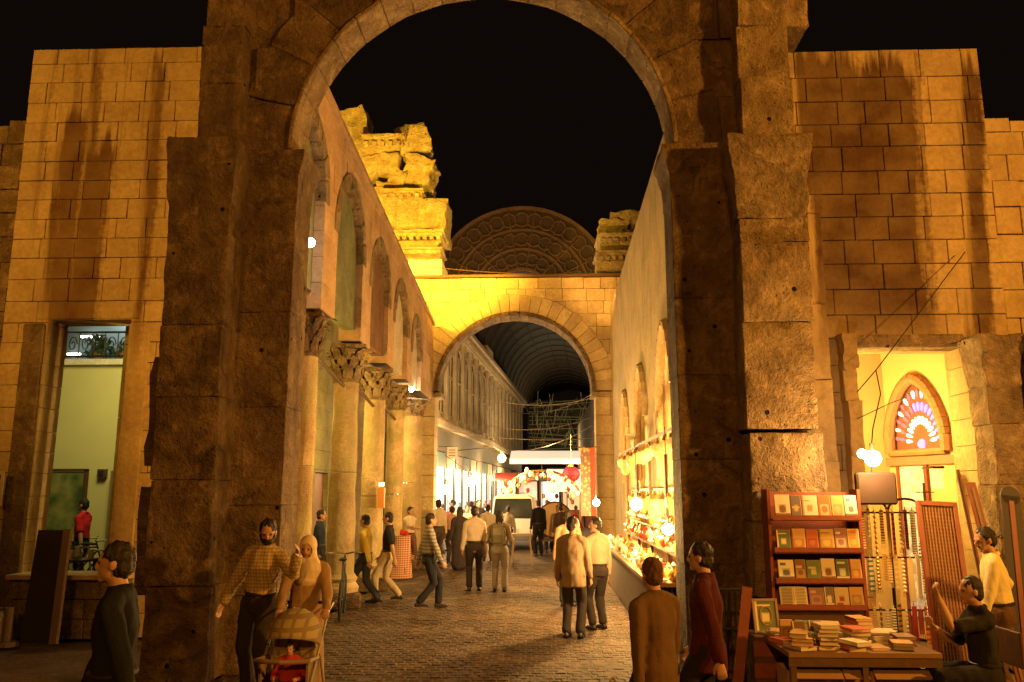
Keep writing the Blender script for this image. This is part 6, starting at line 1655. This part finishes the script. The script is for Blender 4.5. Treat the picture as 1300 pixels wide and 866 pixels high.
# ---- van
vx, vy = X(652, 31), 30.5
vn = thing('van', 'white van seen from behind stopped just past the street arch', 'van', (vx, vy, 0), -.03)
bm = bmesh.new(); prof = [(-.80, .38), (-.84, .9), (-.80, 1.15), (-.70, 1.86), (-.55, 1.97), (.55, 1.97), (.70, 1.86), (.80, 1.15), (.84, .9), (.80, .38)]
fv = Frame((0, 0, 0), (1, 0, 0), (0, -1, 0)); rings = []
for y, k, dz in ((-.0, .97, -.02), (.08, 1, 0), (3.0, 1, 0), (3.5, .96, -.1), (4.1, .9, -.7)):
    rings.append([bm.verts.new((x * k, y, min(z, z + dz * (z > 1)) )) for x, z in prof])
for a, b in zip(rings, rings[1:]):
    for q in range(len(prof)): bm.faces.new((a[q], a[(q + 1) % len(prof)], b[(q + 1) % len(prof)], b[q]))
bm.faces.new(rings[0]); bm.faces.new(rings[-1][::-1]); bmesh.ops.recalc_face_normals(bm, faces=bm.faces[:]); smooth(link('body', bm, M['white_paint'], vn), 35)
bm = bmesh.new(); extrude(bm, fv, [(-.68, 1.17), (.68, 1.17), (.60, 1.78), (-.60, 1.78)], .025, -.01); bmesh.ops.recalc_face_normals(bm, faces=bm.faces[:]); link('rear_window', bm, M['dark_glass'], vn)
bm = bmesh.new()
for a, b in (((-.70, 1.15), (.70, 1.15)), ((.70, 1.15), (.62, 1.80)), ((.62, 1.80), (-.62, 1.80)), ((-.62, 1.80), (-.70, 1.15))): cyl(bm, (a[0], -.03, a[1]), (b[0], -.03, b[1]), .022, seg=6)
link('window_seal', bm, M['tyre'], vn)
bm = bmesh.new(); box(bm, (0, -.06, .44), (1.62, .14, .18)); bmesh.ops.bevel(bm, geom=bm.edges[:], offset=.03, affect='EDGES'); link('bumper', bm, mat('grey_bumper', (.12, .12, .12), .5), vn)
for s_ in (-1, 1):
    bm = bmesh.new(); box(bm, (s_ * .76, -.02, .82), (.10, .05, .34)); link('tail_light', bm, mat('red_lens', (.4, .02, .02), .2), vn)
    for yy in (.7, 3.0):
        bm = bmesh.new(); bmesh.ops.create_cone(bm, cap_ends=True, segments=24, radius1=.31, radius2=.31, depth=.2, matrix=Matrix.Translation((s_ * .72, yy, .31)) @ Matrix.Rotation(PI / 2, 4, 'Y')); w_ = link('wheel', bm, M['tyre'], vn)
        bm = bmesh.new(); bmesh.ops.create_cone(bm, cap_ends=True, segments=16, radius1=.17, radius2=.17, depth=.22, matrix=Matrix.Translation((s_ * .72, yy, .31)) @ Matrix.Rotation(PI / 2, 4, 'Y')); link('hub', bm, M['chrome'], w_)
bm = bmesh.new(); box(bm, (0, -.03, .70), (.42, .02, .12)); link('number_plate', bm, M['paper'], vn)
bm = bmesh.new(); box(bm, (0, 1.2, 2.02), (.9, 1.6, .03)); link('roof_rack', bm, M['iron'], vn)
# ---- drum on a cart
dc = thing('drum_cart', 'big golden round drum on a low wheeled cart right of the white van', 'cart', (X(704, 28.5), 28.5, 0))
bm = bmesh.new(); bmesh.ops.create_cone(bm, cap_ends=True, segments=28, radius1=.58, radius2=.58, depth=1.1, matrix=Matrix.Translation((0, .1, 1.15)) @ Matrix.Rotation(PI / 2, 4, 'X')); bmesh.ops.bevel(bm, geom=[e for e in bm.edges if e.calce() > 0] if False else [], offset=.01); link('drum', bm, mat('ochre_drum', (.42, .24, .07), .4, .25, 3), dc)
bm = bmesh.new(); pts = [(.58 * math.cos(a), -.46, 1.15 + .58 * math.sin(a)) for a in [2 * PI * q / 24 for q in range(25)]]; tube(bm, pts, [.03] * 25, side=(0, 1, 0), seg=6, caps=False); link('rim', bm, M['wood'], dc)
bm = bmesh.new(); box(bm, (0, .1, .5), (1.2, 1.3, .08)); link('cart_bed', bm, M['wood'], dc)
for s_ in (-1, 1):
    bm = bmesh.new(); bmesh.ops.create_cone(bm, cap_ends=True, segments=18, radius1=.26, radius2=.26, depth=.06, matrix=Matrix.Translation((s_ * .62, .1, .26)) @ Matrix.Rotation(PI / 2, 4, 'Y')); link('wheel', bm, M['tyre'], dc)
    bm = bmesh.new(); cyl(bm, (s_ * .4, -.5, .5), (s_ * .35, -1.2, .75), .025, seg=6); link('shaft', bm, M['wood'], dc)
t = thing('cloth_bundle', 'bright red cloth bundle on a stand right of the golden drum', 'bundle', (X(728, 26.2), 26.6, 0))
bm = bmesh.new(); box(bm, (0, 0, .35), (.5, .4, .7)); link('stand', bm, M['wood'], t)
bm = bmesh.new(); tube(bm, [(0, 0, .8), (.02, 0, 1.0), (0, 0, 1.25)], [(.26, .2), (.3, .22), (.18, .14)], seg=14)
for v in bm.verts: v.co += Vector(noise.noise_vector(v.co * 6)) * .05
smooth(link('bundle', bm, cloth((.55, .04, .04)), t), 60)
# four legged trestle before the van
t = thing('trestle_table', 'small pale trestle in front of the white van', 'table', (X(662, 24), 24.4, 0))
bm = bmesh.new(); box(bm, (0, 0, .86), (.62, .4, .05)); link('table_top', bm, M['wood_pale'], t)
for a in (-1, 1):
    for b in (-1, 1):
        bm = bmesh.new(); cyl(bm, (a * .22, b * .12, .84), (a * .3, b * .2, 0), .028, seg=6); link('leg', bm, M['wood_pale'], t)
# ---- market canopies, lantern, glitter
Y = 46
a, b = at(655, 578, Y), at(752, 586, Y)
t = thing('white_awning', 'long white lit awning stretched across the far market street', 'awning', ((a.x + b.x) / 2, Y, a.z))
bm = bmesh.new(); box(bm, (0, 0, 0), (b.x - a.x + .6, 2.2, .05), Matrix.Rotation(R(14), 3, 'X')); box(bm, (0, -1.08, -.40), (b.x - a.x + .6, .03, .22)); link('canvas', bm, M['awning'], t)
bm = bmesh.new(); 
for q in range(4): cyl(bm, (-2 + q * 1.33, -1.0, -.3), (-2 + q * 1.33, -1.0, -a.z), .03, seg=6)
link('poles', bm, M['iron'], t)
Y = 40; a, b = at(700, 596, Y), at(748, 618, Y)
t = thing('shop_canopy', 'pinkish white lit canopy behind the red lantern', 'canopy', (a.x + 1.0, Y + 1, a.z - .5))
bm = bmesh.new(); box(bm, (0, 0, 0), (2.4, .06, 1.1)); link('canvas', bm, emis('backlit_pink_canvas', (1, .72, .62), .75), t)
bm = bmesh.new(); box(bm, (0, -.05, .56), (2.5, .06, .06)); link('rail', bm, M['iron'], t)
bm = bmesh.new(); box(bm, (1.1, 0, -1.6), (.06, .06, 3.0)); link('post', bm, M['iron'], t)
p = at(725, 602, 34)
t = thing('red_lantern', 'round red lantern hanging over the far market stalls', 'lantern', p)
bm = bmesh.new(); ball(bm, (0, 0, 0), (.36, .36, .32), 16); link('shade', bm, mat('red_paper_shade', (.55, .02, .04), .6, emit=(.8, .02, .05), estr=.35), t)
bm = bmesh.new(); cyl(bm, (0, 0, .3), (0, 0, .38), .12, seg=10); cyl(bm, (0, 0, .38), (0, 0, 1.6), .01, seg=5); link('cap', bm, M['brass'], t)
bm = bmesh.new(); cyl(bm, (0, 0, -.3), (0, 0, -.45), .05, .08, seg=8); link('tassel', bm, cloth((.5, .03, .03)), t)
# garlanded arch of glittering goods
Y = 33
t = thing('garland_arch', 'arched frame hung with glittering gold and silver trinkets over the far street', 'arch')
c = at(688, 632, Y)
bm = bmesh.new(); pts = [c + Vector((1.5 * math.cos(a), 0, 1.05 * math.sin(a))) for a in [PI * q / 16 for q in range(17)]]; tube(bm, pts, [.05] * 17, side=(0, 1, 0), seg=6); link('hoop', bm, M['brass'], t)
for s_ in (-1, 1):
    bm = bmesh.new(); cyl(bm, c + Vector((s_ * 1.5, 0, 0)), (c.x + s_ * 1.5, c.y, 0), .05, seg=6); link('post', bm, M['brass'], t)
rng = random.Random(8)
tm = [emis('lit_trinket', (1, .7, .3), 1.6), M['brass'], emis('lit_pale_trinket', (1, .85, .6), 1.1), M['glass_white'], cloth((.5, .1, .05))]
for q in range(46):
    a = PI * (q + .5) / 46; r_ = rng.uniform(.72, 1.08)
    bm = bmesh.new(); ball(bm, (0, 0, 0), (rng.uniform(.05, .10), .05, rng.uniform(.06, .14)), 7)
    link('trinket', bm, tm[q % 5], t, c + Vector((1.5 * r_ * math.cos(a), -.06, 1.05 * r_ * math.sin(a) + rng.uniform(-.1, .1))))
Y = 52
t = thing('market_row', 'far row of lit stalls closing the view under the white awning', 'stalls')
for k in range(5):
    x_ = -2.3 + k * 1.35
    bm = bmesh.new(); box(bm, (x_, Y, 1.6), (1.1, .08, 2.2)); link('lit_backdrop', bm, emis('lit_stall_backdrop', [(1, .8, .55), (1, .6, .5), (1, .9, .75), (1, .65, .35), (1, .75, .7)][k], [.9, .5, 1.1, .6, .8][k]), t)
    bm = bmesh.new(); box(bm, (x_ - .62, Y - .2, 1.6), (.12, .3, 3.2)); link('post', bm, M['wood'], t)
    bm = bmesh.new(); box(bm, (x_, Y - .6, .5), (1.15, .8, 1.0)); link('counter', bm, M['wood_red'], t)
    bm = bmesh.new(); box(bm, (x_, Y - .7, 3.0), (1.3, 1.4, .06), Matrix.Rotation(R(18), 3, 'X')); link('canopy', bm, cloth([(.5, .08, .06), (.5, .4, .25), (.1, .2, .2), (.6, .5, .4), (.45, .1, .1)][k]), t)
    for q in range(5):
        bm = bmesh.new(); ball(bm, (x_ - .4 + q * .2, Y - .7 - .1 * (q % 2), 1.12 + .35 * ((q * 3 + k) % 4)), (.12, .1, .16), 7); link('goods', bm, cloth([(.4, .25, .08), (.1, .06, .04), (.5, .3, .1), (.3, .06, .05), (.2, .2, .15)][(q + k) % 5]), t)
# overhead wires with small bulbs across the street
t = thing('overhead_wires', 'thin wires strung across the covered market below the roof', 'wires')
for k, (pa, pb, s_) in enumerate(((at(560, 545, 30), at(752, 556, 31), .2), (at(600, 500, 44), at(752, 505, 44), .5), (at(620, 540, 52), at(750, 530, 52), .5), (at(655, 572, 60), at(752, 540, 50), .4), (at(640, 520, 70), at(752, 500, 60), .8))):
    wire('wire', [pa, pb], .022 if k else .015, M['wood_pale'], t, sag=s_)
t = thing('overhead_wire', 'single wire sagging over the top of the street arch', 'wire')
wire('strand', [at(540, 338, 25.4), at(762, 347, 25.4)], .012, M['wood'], t, sag=.12)
t = thing('street_sign', 'small pale hanging shop sign at the left of the street arch', 'sign', at(574, 575, 30.4))
bm = bmesh.new(); box(bm, (0, 0, 0), (.36, .06, .42)); link('board', bm, M['paper'], t)
bm = bmesh.new()
for z_ in (-.1, 0, .1): box(bm, (0, -.035, z_), (.24, .01, .03))
link('lettering', bm, M['wood_red'], t)
bm = bmesh.new(); cyl(bm, (-.5, 0, .23), (.2, 0, .23), .015, seg=5); link('bracket', bm, M['iron'], t)
# table and goods left in the yard
t = thing('goods_table', 'cluttered table of small goods behind the low wall of the left doorway', 'table', (X(75, 13.4, 700), 13.4, .24))
bm = bmesh.new(); box(bm, (0, 0, .74), (1.1, .5, .04)); link('table_top', bm, M['wood'], t)
for a in (-1, 1):
    for b in (-1, 1):
        bm = bmesh.new(); box(bm, (a * .5, b * .2, .36), (.05, .05, .72)); link('leg', bm, M['wood'], t)
bm = bmesh.new(); 
for q in range(14): box(bm, (-.5 + q * .075, rng.uniform(-.15, .15), .80 + .03 * (q % 3)), (.06, .08, .08 + .06 * (q % 3)))
link('goods', bm, mat('mixed_goods', (.4, .38, .3), .4, .6, 9), t)
